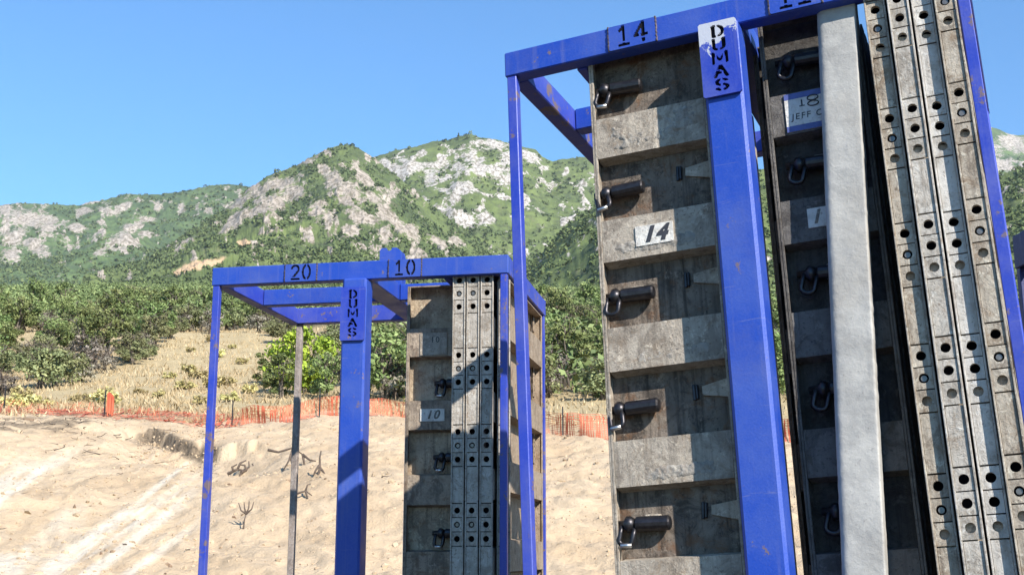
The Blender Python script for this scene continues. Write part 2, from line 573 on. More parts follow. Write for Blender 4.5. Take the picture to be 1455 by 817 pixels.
def soil_mat():
    m = Mat("excavated_soil_and_dry_grass", .95, 0, .15)
    co = m.coord('Position')
    n1 = m.noise(co, .45, 6, .6)
    c = m.mix(ramp(m.nt, n1, [(.35, 0), (.65, 1)]), (.47, .342, .213), (.575, .44, .292))
    c = m.mix(m.attr('pale').outputs['Fac'], c, (.66, .58, .46))
    n2 = m.noise(co, 5, 8, .72)
    c = m.mix(ramp(m.nt, n2, [(.56, 0), (.68, .65)]), c, (.33, .23, .15))
    n3 = m.noise(co, 17, 5, .7)
    c = m.mix(ramp(m.nt, n3, [(.58, 0), (.7, .5)]), c, (.56, .46, .34))
    c = m.mix(m.attr('sod').outputs['Fac'], c, m.mix(ramp(m.nt, n2, [(.4, 0), (.6, 1)]), (.09, .07, .05), (.24, .18, .12)))
    gr = m.mix(ramp(m.nt, m.noise(co, 1.6, 6, .7), [(.3, 0), (.7, 1)]), (.34, .26, .14), (.5, .40, .235))
    c = m.mix(m.attr('grass').outputs['Fac'], c, gr)
    c = m.mix(m.attr('wood').outputs['Fac'], c, (.12, .105, .06))
    c = m.mix(m.attr('pit').outputs['Fac'], c, m.mix(ramp(m.nt, n2, [(.4, 0), (.65, 1)]), (.085, .068, .052), (.15, .12, .09)))  # unseen pit floor darkened to cut the light bounced onto the racks
    m.color(c)
    m.bump(m.math('ADD', n2, m.math('MULTIPLY', n3, .6)), .65, .12)
    return m.m


def build_ground():
    su = np.concatenate([np.linspace(-3.2, -.66, 26)[:-1], np.linspace(-.66, .66, 560), np.linspace(.66, 3.2, 26)[1:]])
    yr = np.concatenate([np.linspace(.8, 8, 40)[:-1], np.linspace(8, 18, 24)[:-1], np.linspace(18, 46, 260)[:-1], np.linspace(46, 110, 90)[:-1], np.geomspace(110, 900, 60), [1500, 3000, 5500]])
    S, Y = np.meshgrid(su, yr)
    X = S * Y
    Z = ground_z(X, Y)
    u = CX + FPX * S
    v = CY - FPX * np.tan(np.arctan((Z - 1.5) / Y) - PITCH)
    yc = np.interp(u, [-400, 300, 900, 1600], [44, 42, 37, 35])
    # pale washes run down the cut at a slant
    q = u + (v - 600) * 1.25
    pale = .8 * sstep(.52, .66, fbm(q * .028 + 2, v * .0045, 71, 5, .6)) * sstep(330, 230, u) * sstep(620, 680, v)
    pale = np.maximum(pale, .85 * np.exp(-((q - 342 - 26 * (fbm(v * .03, v * 0, 8) - .5)) / 13.) ** 2) * sstep(705, 735, v) * sstep(240, 190, u))
    pale = np.maximum(pale, .75 * sstep(.46, .62, fbm(u * .012 + v * .006, v * .014, 72, 5)) * sstep(170, 40, u) * sstep(640, 680, v))
    pale = np.clip(pale, 0, 1) * (Y < yc) * (Y > 12)
    ed = 607 + 26 * sstep(205, 300, u)
    sod = sstep(9, 2, np.abs(v - ed - 12) - 8) * sstep(.40, .52, fbm(X * 1.2, Y * 1.2, 81, 4)) * sstep(170, 215, u) * sstep(330, 300, u)
    sod = np.maximum(sod, .75 * sstep(8, 2, np.abs(v - 603) - 6) * sstep(.46, .58, fbm(X * .9, Y * 1.4, 82, 4)) * sstep(160, 110, u))
    sod = sod * (Y < yc + 3) * (Y > 20)
    grass = sstep(yc + 1.5, yc + 7, Y + 4 * (fbm(X * .3, Y * .3, 83) - .5))
    wood = sstep(105, 130, Y + 25 * (fbm(X * .06, Y * .06, 84) - .5) - 45 * sstep(170, 60, u) + 0) * 1.0
    wood = np.maximum(wood, sstep(55, 70, Y) * sstep(500, 560, u))
    me = npmesh("ground", np.stack([X, Y, Z], -1).reshape(-1, 3), gridfaces(len(yr), len(su))[:, ::-1][:, [3, 2, 1, 0]], soil_mat(),
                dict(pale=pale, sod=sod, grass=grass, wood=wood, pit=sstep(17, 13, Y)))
    o = link("ground", me); o['kind'] = 'structure'
    # pit floor around and behind the camera
    n = 40
    xs = np.linspace(-60, 60, n); ys = np.linspace(-60, 1.2, n)
    GX, GY = np.meshgrid(xs, ys)
    GZ = (fbm(GX * .3, GY * .3, 9) - .5) * .08 - .06
    z = np.zeros(n * n)
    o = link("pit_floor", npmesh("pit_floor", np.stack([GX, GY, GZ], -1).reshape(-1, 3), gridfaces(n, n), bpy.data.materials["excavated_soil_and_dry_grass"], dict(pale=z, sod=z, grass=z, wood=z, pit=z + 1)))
    o['kind'] = 'structure'


build_ground()


# ------------------------------------------------------------------ mountains
def hill_mat(name, tint=(1, 1, 1)):
    m = Mat(name, .95, 0, .1)
    co = m.coord('Position')
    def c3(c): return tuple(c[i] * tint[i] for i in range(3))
    n1 = m.noise(co, .012, 6, .6)
    c = m.mix(ramp(m.nt, n1, [(.36, 0), (.62, 1)]), c3((.075, .1, .038)), c3((.15, .185, .06)))
    n2 = m.noise(co, .06, 5, .7)
    c = m.mix(ramp(m.nt, n2, [(.45, 0), (.65, .8)]), c, c3((.05, .062, .033)))
    c = m.mix(ramp(m.nt, m.noise(co, .03, 5, .7), [(.6, 0), (.72, .6)]), c, c3((.22, .2, .12)))
    rk = m.mix(ramp(m.nt, m.noise(co, .05, 7, .75), [(.35, 0), (.68, 1)]), (.26, .205, .155), (.47, .395, .315))
    rk = m.mix(m.attr('white').outputs['Fac'], rk, (.55, .52, .48))
    rk = m.mix(ramp(m.nt, m.noise(m.coord('Position', (1, .4, .5)), .22, 8, .8), [(.47, 0), (.56, .9)]), rk, (.13, .11, .075))
    fine = m.math('ADD', m.math('ADD', m.math('MULTIPLY', m.noise(co, .06, 7, .78, .3), 3.6), -2.3), m.math('MULTIPLY', m.noise(co, .25, 5, .75), 1.0))
    rf = m.math('ADD', m.attr('rock').outputs['Fac'], fine)
    c = m.mix(ramp(m.nt, rf, [(.10, 0), (.22, 1)]), c, rk)
    c = m.mix(m.attr('tan').outputs['Fac'], c, (.47, .32, .19))
    m.color(c)
    m.bump(m.math('ADD', n2, n1), .5, 4.0)
    return m.m


def blobs(u, v, lst, seed, soft=False):
    """irregular outcrop mask from (u, v, half width, half height, angle) in map space of the slope"""
    out = np.full_like(u, -9.0)
    wob = (fbm(u * .045, v * .06, seed, 4) - .5)
    for (a, b, rx, ry, ang) in lst:
        c, s = math.cos(R(ang)), math.sin(R(ang))
        du = u - a; dv = v - b
        p = (du * c + dv * s) / rx; q = (-du * s + dv * c) / ry
        out = np.maximum(out, 1.15 - np.hypot(p, q))
    if soft: return out - .15 + wob * 1.5
    return sstep(.12, .3, out + wob * .8)


def mountain(name, mat, ulo, uhi, y0, y1, ridge, vbase, nx, ny, amp, cell, rocks=(), tans=(), white=0, seed=1, scatter=.0, jag=1.6):
    ridge = np.array(ridge, float)
    us = np.linspace(ulo, uhi, nx)
    ts = np.concatenate([np.linspace(0, 1, ny), 1 + np.linspace(.02, .5, 14)])
    U, Tt = np.meshgrid(us, ts)
    vr = np.interp(U, ridge[:, 0], ridge[:, 1])
    for _ in range(2): pass
    vr = vr + (fbm(U * .02, U * 0, seed + 3, 4) - .5) * 7
    jagn = (fbm(U * .12, U * 0 + 4, seed + 5, 4, .7) - .5) * 2 * jag
    tt = np.minimum(Tt, 1)
    g = tt * (1.12 - .12 * tt)
    V = vbase + (vr - vbase) * g
    Y = y0 + (y1 - y0) * Tt + (fbm(U * .006, tt * 2.2, seed + 9, 3) - .5) * (y1 - y0) * .22 * np.sin(np.pi * tt)
    S = (U - CX) / FPX * (math.cos(PITCH) + TV(V) * math.sin(PITCH))
    X = S * Y
    Z = 1.5 + Y * TV(V + jagn * sstep(.96, 1, tt))
    Z = Z - np.maximum(Tt - 1, 0) * (y1 - y0) * .6
    win = np.sin(np.pi * np.clip(tt, 0, 1)) ** .7 * (Tt <= 1)
    Z = Z + win * amp * (ridged(X / cell, Y / cell * .6, seed + 20, 4) - .62)
    Ua = CX + FPX * (X / Y) / (math.cos(PITCH) + (Z - 1.5) / Y * math.sin(PITCH))
    Va = CY - FPX * np.tan(np.arctan((Z - 1.5) / Y) - PITCH)
    rsoft = blobs(Ua, Va, rocks, seed + 30, True) if len(rocks) else np.full_like(U, -1.)
    sp = (fbm(U * .07, V * .09, seed + 40, 5, .6) - .72 + scatter) * 4.5 + (fbm(U * .014, V * .018, seed + 41, 3) - .52) * 2.2
    rsoft = np.clip(np.maximum(rsoft, sp), -1, 1.2) - 2. * (Tt > 1.02)
    rock = sstep(.0, .35, rsoft)
    sc_ = (y1 - y0) / 1000.
    Z = Z + rock * (ridged(U * .09, V * .1, seed + 50, 3) - .35) * 5 * sc_ + (1 - rock) * (fbm(U * .3, V * .4, seed + 60, 3) - .5) * 4 * sc_ * (Tt < 1)
    tan = blobs(Ua, Va, tans, seed + 70) if len(tans) else np.zeros_like(U)
    wh = np.clip(np.full_like(U, white) if np.isscalar(white) else white(U, V), 0, 1)
    P = np.stack([X, Y, Z], -1)
    me = npmesh(name, P.reshape(-1, 3), gridfaces(len(ts), nx), mat, dict(rock=rsoft, tan=tan, white=wh), smooth=True)
    o = link(name, me); o['kind'] = 'structure'
    return P[:ny], rock[:ny], tan[:ny], U[:ny], V[:ny]


HM = hill_mat("mountain_slope")
HM_FAR = hill_mat("mountain_slope_far", (.8, .92, 1.05))  # bluer copy of the slope, distance haze put into the colour
MT = []
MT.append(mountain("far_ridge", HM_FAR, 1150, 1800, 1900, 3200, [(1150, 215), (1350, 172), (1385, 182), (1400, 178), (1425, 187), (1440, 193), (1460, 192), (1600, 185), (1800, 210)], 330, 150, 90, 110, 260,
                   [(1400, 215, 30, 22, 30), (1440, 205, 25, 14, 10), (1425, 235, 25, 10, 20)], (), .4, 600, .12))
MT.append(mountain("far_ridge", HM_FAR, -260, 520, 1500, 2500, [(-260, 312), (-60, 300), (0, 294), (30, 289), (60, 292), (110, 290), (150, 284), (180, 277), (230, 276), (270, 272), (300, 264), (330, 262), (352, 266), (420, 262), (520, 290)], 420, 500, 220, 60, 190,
                   [(45, 315, 38, 14, 8), (28, 332, 28, 12, -30), (68, 325, 18, 10, 20), (48, 350, 22, 12, 40), (14, 362, 20, 12, 10), (110, 325, 14, 6, 10),
                    (160, 346, 32, 10, -40), (186, 325, 14, 7, -20), (205, 335, 16, 6, -10), (150, 300, 12, 5, 20), (175, 296, 12, 5, -30), (258, 295, 6, 10, 20), (215, 312, 16, 5, 0), (120, 300, 12, 4, 0)], (), .25, 100, .1))
MT.append(mountain("mountain", HM, 380, 1560, 1250, 2000, [(380, 300), (440, 262), (500, 236), (540, 221), (560, 213), (600, 205), (640, 198), (665, 192), (700, 197), (725, 205), (745, 209), (762, 214), (772, 225), (785, 232), (800, 228), (830, 224), (880, 235), (1000, 262), (1250, 275), (1400, 270), (1560, 260)], 440, 680, 260, 70, 180,
                   [(560, 240, 22, 7, 15), (590, 236, 18, 8, 0), (625, 234, 24, 12, -20), (612, 252, 9, 12, 10), (668, 222, 18, 13, -10), (650, 236, 16, 10, 20), (680, 238, 14, 12, 30), (705, 243, 14, 14, 0), (700, 205, 22, 7, 10),
                    (730, 225, 14, 10, 20), (752, 222, 18, 8, 25), (655, 268, 18, 8, 0), (632, 272, 10, 5, 0), (570, 228, 12, 5, 0), (545, 232, 8, 6, 0), (720, 255, 12, 14, 30), (772, 240, 10, 4, 0), (660, 315, 18, 14, 20), (625, 300, 14, 8, 10), (690, 310, 12, 10, 0), (745, 285, 9, 10, 0), (735, 310, 8, 8, 0)], (), .6, 200, .09))
MT.append(mountain("mountain", HM, 120, 900, 620, 1500, [(120, 400), (200, 378), (250, 345), (290, 318), (320, 298), (352, 270), (380, 251), (410, 240), (450, 222), (480, 208), (500, 205), (515, 212), (530, 222), (560, 246), (600, 282), (640, 312), (690, 345), (740, 388), (800, 430), (900, 450)], 445, 820, 360, 60, 150,
                   [(345, 285, 30, 9, -28), (375, 270, 26, 10, -35), (405, 262, 22, 10, -20), (435, 232, 18, 6, -10), (365, 300, 28, 9, -20), (395, 292, 18, 9, -30), (335, 312, 20, 8, -35), (420, 275, 22, 14, 10), (322, 325, 14, 6, -40),
                    (478, 255, 20, 12, 35), (495, 268, 24, 14, 30), (460, 240, 14, 8, 20), (505, 235, 12, 7, 45), (520, 255, 16, 8, 50), (450, 300, 16, 14, 40), (465, 312, 14, 9, 50), (490, 285, 16, 8, 30), (530, 283, 16, 10, 30), (515, 310, 24, 10, 25), (548, 300, 22, 8, 40), (500, 330, 18, 10, 20), (560, 318, 24, 9, 40), (545, 332, 14, 12, 60), (585, 330, 14, 10, 40), (512, 352, 16, 6, 30), (620, 345, 20, 8, 40), (598, 360, 10, 5, 30), (650, 345, 14, 8, 20), (438, 365, 12, 4, 35), (418, 340, 5, 3, 0), (442, 342, 5, 3, 30), (470, 358, 8, 3, 40)],
                   [(290, 375, 42, 6, -12), (345, 345, 10, 4, 0), (262, 384, 20, 4, -15)], .12, 300, .11))
MT.append(mountain("foothill", HM, 560, 1600, 330, 900, [(560, 470), (620, 452), (690, 422), (740, 392), (765, 365), (790, 338), (820, 310), (850, 287), (900, 262), (960, 250), (1100, 240), (1250, 258), (1400, 260), (1425, 250), (1455, 236), (1600, 205)], 480, 420, 170, 30, 90,
                   [(1437, 322, 12, 3, 20), (1425, 300, 4, 2, 0)], (), .3, 400, .0))


# ------------------------------------------------------------------ foliage
def leaf_mat(name, dark, light, tip):
    m = Mat(name, .75, 0, .2)
    a = m.attr('lv').outputs['Fac']
    c = ramp(m.nt, a, [(.05, dark), (.55, light), (.97, tip)])
    inf = m.nt.nodes.new("ShaderNodeObjectInfo").outputs['Random']
    h = m.nt.nodes.new("ShaderNodeHueSaturation")
    m.nt.links.new(c, h.inputs['Color'])
    m.nt.links.new(ramp(m.nt, inf, [(0, .475), (1, .52)]), h.inputs['Hue'])
    m.nt.links.new(m.math('ADD', m.math('MULTIPLY', inf, .55), .72), h.inputs['Value'])
    m.color(h.outputs[0])
    m.b.inputs['Transmission Weight'].default_value = 0
    m.b.inputs['Subsurface Weight'].default_value = 0
    return m.m


LEAF = leaf_mat("oak_leaves", (.085, .115, .038), (.165, .205, .07), (.28, .315, .12))
LEAF_OL = leaf_mat("olive_leaves", (.09, .1, .045), (.185, .195, .085), (.31, .3, .14))
LEAF_YG = leaf_mat("yellow_green_leaves", (.14, .18, .022), (.27, .32, .035), (.44, .46, .06))
LEAF_GR = leaf_mat("grey_twigs", (.13, .11, .085), (.24, .21, .16), (.36, .32, .25))
LEAF_BR = leaf_mat("rabbitbrush_leaves", (.3, .25, .1), (.46, .4, .17), (.6, .52, .24))
BARK = simple("oak_bark", (.13, .105, .08), .9, 0, .35, 12, .5)
DEADW = simple("dead_wood", (.095, .068, .05), .9, 0, .35, 14, .5)
GRASSM = leaf_mat("dry_grass_blades", (.3, .22, .1), (.5, .4, .22), (.66, .55, .33))
LEAF_FAR = leaf_mat("thicket_leaves", (.08, .105, .038), (.155, .19, .07), (.26, .285, .115))
SCRUBM = leaf_mat("mountain_scrub_leaves", (.065, .09, .035), (.105, .138, .047), (.155, .185, .068))


def cards(rng, centers, size, spread, n, zs=.8, asp=1.0):
    """n leaf faces around each centre; returns verts, faces, value"""
    N = len(centers) * n
    c = np.repeat(np.asarray(centers), n, 0)
    dirs = rng.normal(size=(N, 3)); dirs /= np.linalg.norm(dirs, axis=1)[:, None]
    rad = rng.random(N) ** .45
    p = c + dirs * (rad * np.repeat(spread, n))[:, None] * np.array([1, 1, zs])
    nrm = dirs * .8 + rng.normal(size=(N, 3)) * .6 + np.array([0, 0, .35]); nrm /= np.linalg.norm(nrm, axis=1)[:, None]
    a = np.cross(nrm, rng.normal(size=(N, 3))); a /= np.linalg.norm(a, axis=1)[:, None]
    b = np.cross(nrm, a)
    s = size * (.55 + .9 * rng.random(N))[:, None]
    V = np.stack([p - a * s, p - b * s * .55 * asp, p + a * s, p + b * s * .55 * asp], 1).reshape(-1, 3)
    F = np.arange(N * 4).reshape(-1, 4)
    val = np.clip(np.repeat(rng.random(len(centers)), n) * .55 + rng.random(N) * .45, 0, 1)
    return V, F, np.repeat(val, 4)


def crown_mesh(name, seed, rx, h0, h1, lobes, per, leaf, mat, bare=0):
    rng = np.random.default_rng(seed)
    L = []
    for i in range(lobes):
        a = rng.random() * 6.283; r = rx * rng.random() ** .5 * .85
        t = rng.random()
        z = h0 + (h1 - h0) * (t * (1 - .55 * (r / rx) ** 2) * .85 + .12)
        L.append((r * math.cos(a), r * math.sin(a), z))
    L = np.array(L)
    V, F, val = cards(rng, L, leaf, rng.uniform(.16, .42, lobes) * rx, per, .75)
    return npmesh(name, V, F, mat, dict(lv=val), smooth=False)


def trunk_mesh(name, seed, rx, h, stems, r0, mat=None):
    rng = random.Random(seed)
    mb = MB()
    for i in range(stems):
        a = rng.random() * 6.283; lean = rng.uniform(.15, .6) * rx
        p = [Vector((math.cos(a) * .1 * i, math.sin(a) * .1 * i, -.15))]
        for k in range(1, 5):
            t = k / 4
            p.append(Vector((math.cos(a) * lean * t ** 1.3 + rng.uniform(-.1, .1), math.sin(a) * lean * t ** 1.3 + rng.uniform(-.1, .1), h * t)))
        mb.tube(p, [r0 * (1 - .18 * k) for k in range(5)], 6)
        for j in range(4):
            q = p[2] + (p[4] - p[2]) * rng.random()
            b = rng.random() * 6.283; l = rx * rng.uniform(.4, .75)
            mb.tube([q, q + Vector((math.cos(b) * l * .5, math.sin(b) * l * .5, l * .3)), q + Vector((math.cos(b) * l, math.sin(b) * l, l * .45 + rng.uniform(-.1, .3)))], [r0 * .45, r0 * .3, r0 * .12], 5)
    return mb.mesh(name, mat or BARK, True)


def proto(kind, seed):
    rng = random.Random(seed)
    if kind == 'oak':
        rx = rng.uniform(1.5, 2.1); h = rng.uniform(3.2, 4.4)
        return crown_mesh("crown", seed, rx, h * .16, h, 30, 84, .105, LEAF), trunk_mesh("trunk", seed, rx, h * .8, 4, .1)
    if kind == 'olive':
        rx = rng.uniform(1.3, 1.8); h = rng.uniform(2.2, 3.2)
        return crown_mesh("crown", seed, rx, h * .1, h, 26, 80, .095, LEAF_OL), trunk_mesh("trunk", seed, rx, h * .8, 4, .07)
    if kind == 'bare':
        rx = rng.uniform(1.0, 1.4); h = rng.uniform(1.8, 2.6)
        return crown_mesh("crown", seed, rx, h * .15, h, 24, 40, .085, LEAF_GR), trunk_mesh("trunk", seed, rx, h, 6, .05, DEADW)
    if kind == 'yellow':
        rx, h = 1.55, 3.0
        return crown_mesh("crown", seed, rx, h * .05, h, 44, 90, .10, LEAF_YG), trunk_mesh("trunk", seed, rx, h * .8, 4, .06)
    if kind == 'brush':
        rx, h = rng.uniform(.5, .8), rng.uniform(.55, .9)
        return crown_mesh("crown", seed, rx, .05, h, 16, 34, .09, LEAF_BR), trunk_mesh("trunk", seed, rx * .6, h * .6, 4, .025, DEADW)


PROTOS = {k: [proto(k, 100 * i + 7 * j) for j in range(n)] for i, (k, n) in enumerate((('oak', 6), ('olive', 4), ('bare', 3), ('yellow', 1), ('brush', 4)))}
RNG = random.Random(5)


def plant(kind, name, pos, scale, label, cat, group=None):
    cm, tm = RNG.choice(PROTOS[kind])
    t = thing(name, label, cat, None, group)
    t.location = pos
    t.rotation_euler = (0, 0, RNG.random() * 6.283)
    t.scale = (scale * RNG.uniform(.9, 1.15), scale * RNG.uniform(.9, 1.15), scale * RNG.uniform(.85, 1.1))
    link("crown", cm, t); link("trunk", tm, t)
    return t


def treeline(u):        # depth at which the wood starts, by photo column
    return float(np.interp(u, [-200, 0, 60, 110, 200, 235, 260, 380, 400, 470, 520, 560, 1500], [58, 58, 62, 66, 80, 92, 100, 100, 92, 72, 60, 56, 52]))


n = 0
for k in range(4000):
    if n >= 270: break
    u = RNG.choice([RNG.uniform(-60, 420)] * 14 + [RNG.uniform(430, 610)] * 3 + [RNG.uniform(745, 870)] * 4 + [RNG.uniform(1050, 1120)] + [RNG.uniform(1390, 1500)])
    t0 = treeline(u)
    y = t0 + (112 - t0 * .4) * RNG.random() ** 1.35
    p = gpt(u, y)
    if all((p - q).length > 1.7 + .006 * y for q in []):
        kind = RNG.choice(['oak', 'oak', 'oak', 'oak', 'olive', 'olive', 'bare']) if y > t0 + 9 else RNG.choice(['oak', 'olive', 'olive', 'bare', 'bare'])
        lab = {'oak': ("scrub_oak", "dense green scrub oak in the thicket above the dry slope", "scrub oak", "scrub oaks in the thicket"),
               'olive': ("olive_shrub", "olive green shrub among the oaks on the slope", "shrub", "olive shrubs on the slope"),
               'bare': ("dry_shrub", "half bare grey shrub along the lower edge of the thicket", "dry shrub", "dry shrubs at the thicket edge")}[kind]
        zone = ("at the far left edge of the picture" if u < 60 else "left of the dry slope" if u < 200 else "at the top of the dry slope" if u < 300 else "behind the empty bay of the left rack" if u < 480
                else "behind the thick post of the left rack" if u < 640 else "between the two racks" if u < 880 else "behind the near rack" if u < 1200 else "right of the near rack")
        row = "in the front row" if y < t0 + 12 else "in the middle rows" if y < t0 + 35 else "high at the back"
        lab = (lab[0], lab[1].split(' in the ')[0].split(' among ')[0].split(' along ')[0] + ' ' + row + ', ' + zone, lab[2], lab[3])
        sc_ = RNG.uniform(.5, 1.05) * (1 if y < 110 else 1.15)
        plant(kind, lab[0], p, sc_, *lab[1:])
        n += 1

# the shrubs one can name
plant('yellow', "yellow_green_bush", gpt(428, 60) - Vector((0, 0, .2)), 1.15, "bright yellow-green bush behind the slim rear post of the left rack", "bush")
plant('oak', "dark_green_bush", gpt(400, 57) - Vector((0, 0, .35)), .62, "low dark green bush just above the orange fence, left of the bright bush", "bush")
plant('oak', "dark_green_bush", gpt(462, 57) - Vector((0, 0, .35)), .62, "dark green bush below and right of the bright yellow-green bush", "bush")
plant('oak', "dark_green_bush", gpt(548, 57) - Vector((0, 0, .35)), 1.05, "tall dark bush between the thick blue post and the left panel stack", "bush")
plant('oak', "dark_green_bush", gpt(385, 66) - Vector((0, 0, .35)), .7, "round dark bush at the left edge of the bright bush", "bush")
for i, (u, y) in enumerate([(40, 51), (65, 52), (108, 54), (118, 55), (148, 53), (150, 58), (262, 62), (268, 74), (282, 70), (300, 64), (322, 66), (325, 54), (285, 52), (240, 70), (30, 56), (200, 60), (345, 80), (330, 90), (270, 88), (310, 84), (300, 95), (20, 49), (355, 60), (225, 56)]):
    plant('brush', "rabbitbrush", gpt(u, y), RNG.uniform(.5, .95), "yellow brush clump " + ("beside the orange fence" if y < 53 else "just above the orange fence" if y < 60 else "halfway up the dry slope" if y < 76 else "near the top of the dry slope") + (", far left" if u < 130 else ", left of the slim front post" if u < 295 else ", right of the slim front post"), "brush clump", "rabbitbrush clumps on the dry grass")


def blades():
    rng = np.random.default_rng(3)
    N = 42000
    u = rng.uniform(-160, 1500, N); y = 44 + 75 * rng.random(N) ** 1.3
    u[: N // 2] = rng.uniform(-100, 600, N // 2)
    x = (u - CX) / FPX * 1.01 * y
    keep = fbm(x * .35, y * .35, 90) > .40
    x, y = x[keep], y[keep]
    z = ground_z(x, y)
    n = len(x)
    h = rng.uniform(.08, .34, n); a = rng.random(n) * 6.283; wd = rng.uniform(.02, .06, n)
    b = np.stack([x, y, z - .03], 1)
    d = np.stack([np.cos(a) * wd, np.sin(a) * wd, 0 * a], 1)
    tip = b + np.stack([rng.normal(0, .12, n), rng.normal(0, .12, n), h], 1)
    V = np.stack([b - d, b + d, tip], 1).reshape(-1, 3)
    val = np.repeat(np.clip(rng.random(n) * .6 + .4 * fbm(x * .2, y * .2, 91), 0, 1), 3)
    o = link("dry_grass", npmesh("dry_grass", V, np.arange(3 * n).reshape(-1, 3), GRASSM, dict(lv=val), smooth=False))
    o['kind'] = 'stuff'


blades()


def mountain_scrub():
    rng = np.random.default_rng(11)
    C = []; SZ = []
    for (P, rock, tan, U, V), dens in zip(MT, (350, 2600, 4200, 7000, 6500)):
        ny, nx = rock.shape
        i = rng.integers(2, ny, dens * 2); j = rng.integers(0, nx, dens * 2)
        if dens == 6500:
            i = (ny * rng.random(dens * 2) ** .8).astype(int).clip(1, ny - 1)
        ok = (rock[i, j] < .35) & (tan[i, j] < .3) & (fbm(U[i, j] * .03, V[i, j] * .04, 95) + .25 * rng.random(dens * 2) > .52)
        i, j = i[ok][:dens], j[ok][:dens]
        if dens >= 2600:      # denser scrub at the foot of the slopes
            i2 = (ny * .42 * rng.random(dens) ** 1.3).astype(int).clip(1, ny - 1); j2 = rng.integers(0, nx, dens)
            ok2 = (tan[i2, j2] < .2) & (rock[i2, j2] < .8)
            i, j = np.r_[i, i2[ok2]], np.r_[j, j2[ok2]]
        p = P[i, j] + rng.normal(0, 1.2, (len(i), 3)) * np.array([1, 1, .1])
        C.append(p); SZ.append(rng.uniform(1.0, 2.5, len(i)) * (.7 + p[:, 1] / 2200.))
    C = np.concatenate(C); SZ = np.concatenate(SZ)
    k = 13
    V, F, val = cards(rng, C + np.stack([0 * SZ, 0 * SZ, SZ * .5], 1), 1.0, SZ, k, .9)
    # leaf size follows the bush
    ctr = V.reshape(-1, 4, 3).mean(1, keepdims=True)
    V = (ctr + (V.reshape(-1, 4, 3) - ctr) * np.repeat(SZ * .62, k)[:, None, None]).reshape(-1, 3)
    o = link("mountain_scrub", npmesh("mountain_scrub", V, F, SCRUBM, dict(lv=val), smooth=False))
    o['kind'] = 'stuff'


mountain_scrub()


def far_thicket():
    rng = np.random.default_rng(21)
    N = 5200
    u = rng.uniform(-120, 1520, N)
    y = 120 + 330 * rng.random(N) ** 1.1
    u[:2600] = rng.uniform(-80, 430, 2600)
    u[2600:3300] = rng.uniform(560, 1560, 700); y[2600:3300] = rng.uniform(54, 125, 700)
    x = (u - CX) / FPX * 1.02 * y
    z = ground_z(x, y, False)
    keep = fbm(x * .03, y * .03, 96) + .2 * rng.random(N) > .44
    x, y, z = x[keep], y[keep], z[keep]
    n = len(x)
    r = rng.uniform(.8, 2.3, n) * np.where(y < 126, .8, 1)
    k = 46
    V, F, val = cards(rng, np.stack([x, y, z + r * .75], 1), .24, r, k, .95)
    o = link("far_thicket", npmesh("far_thicket", V, F, LEAF_FAR, dict(lv=val), smooth=False)); o['kind'] = 'stuff'


def clods():
    rng = np.random.default_rng(8)
    base = []
    ico = bmesh.new(); bmesh.ops.create_icosphere(ico, subdivisions=1, radius=1)
    iv = np.array([v.co[:] for v in ico.verts]); fi = np.array([[v.index for v in f.verts] for f in ico.faces]); ico.free()
    N = 6500
    u = rng.uniform(-120, 1200, N); y = rng.uniform(19, 44, N)
    m = 900
    uu = rng.uniform(195, 310, m); u[:m] = uu
    y[:m] = rng.uniform(33.5, 41, m)
    x = (u - CX) / FPX * 1.0 * y
    z = ground_z(x, y)
    s = rng.gamma(1.3, .011, N) + .008
    s[rng.random(N) < .015] *= 2.6
    V = []; F = []
    jit = 1 + .35 * rng.normal(size=(N, len(iv), 1)).clip(-1, 1)
    sc3 = s[:, None] * rng.uniform(.6, 1.4, (N, 3))
    V = (iv[None] * jit * sc3[:, None, :] + np.stack([x, y, z], 1)[:, None, :]).reshape(-1, 3)
    F = (fi[None] + (np.arange(N) * len(iv))[:, None, None]).reshape(-1, 3)
    m = Mat("dirt_clods", .95, 0, .1)
    nn = m.noise(m.coord('Position'), 1.3, 4, .6)
    m.color(ramp(m.nt, nn, [(.35, (.22, .15, .1)), (.46, (.4, .3, .195)), (.7, (.52, .4, .27))]))
    o = link("dirt_clods", npmesh("dirt_clods", V, F, m.m, {}, smooth=False)); o['kind'] = 'stuff'


far_thicket()
clods()


def branch(u, y, label, strokes, rad, tilt=0):
    p = gpt(u, y)
    mb = MB()
    for st in strokes:
        mb.tube([Vector((a, 0.15 * math.sin(3 * a + 2 * b), b)) for a, b in st], [rad * .75 * (1 - .6 * i / (len(st) - 1)) for i in range(len(st))], 6)
    o = mb.build("dead_branch", DEADW, None, True, p)
    tag(o, label, "branch")


def root_debris():
    rng = random.Random(17)
    mb = MB()
    for i in range(130):
        u = rng.uniform(-60, 900)
        y = rng.uniform(20, 41)
        if i < 70: u, y = rng.uniform(60, 320), rng.uniform(35, 41)
        elif i < 105: u, y = rng.uniform(-60, 130), rng.uniform(38, 42)
        p = gpt(u, y) + Vector((0, 0, .01))
        a = rng.random() * 6.283; l = rng.uniform(.06, .32) * (1.3 if i < 105 else .8)
        q = [p]
        for k in range(3):
            a += rng.uniform(-.7, .7)
            q.append(q[-1] + Vector((math.cos(a) * l / 2, math.sin(a) * l / 2, rng.uniform(-.03, .1) * l * 2.2)))
        r = rng.uniform(.006, .02)
        mb.tube(q, [r, r * .9, r * .7, r * .3], 4)
    o = mb.build("root_debris", DEADW, None, True); o['kind'] = 'stuff'


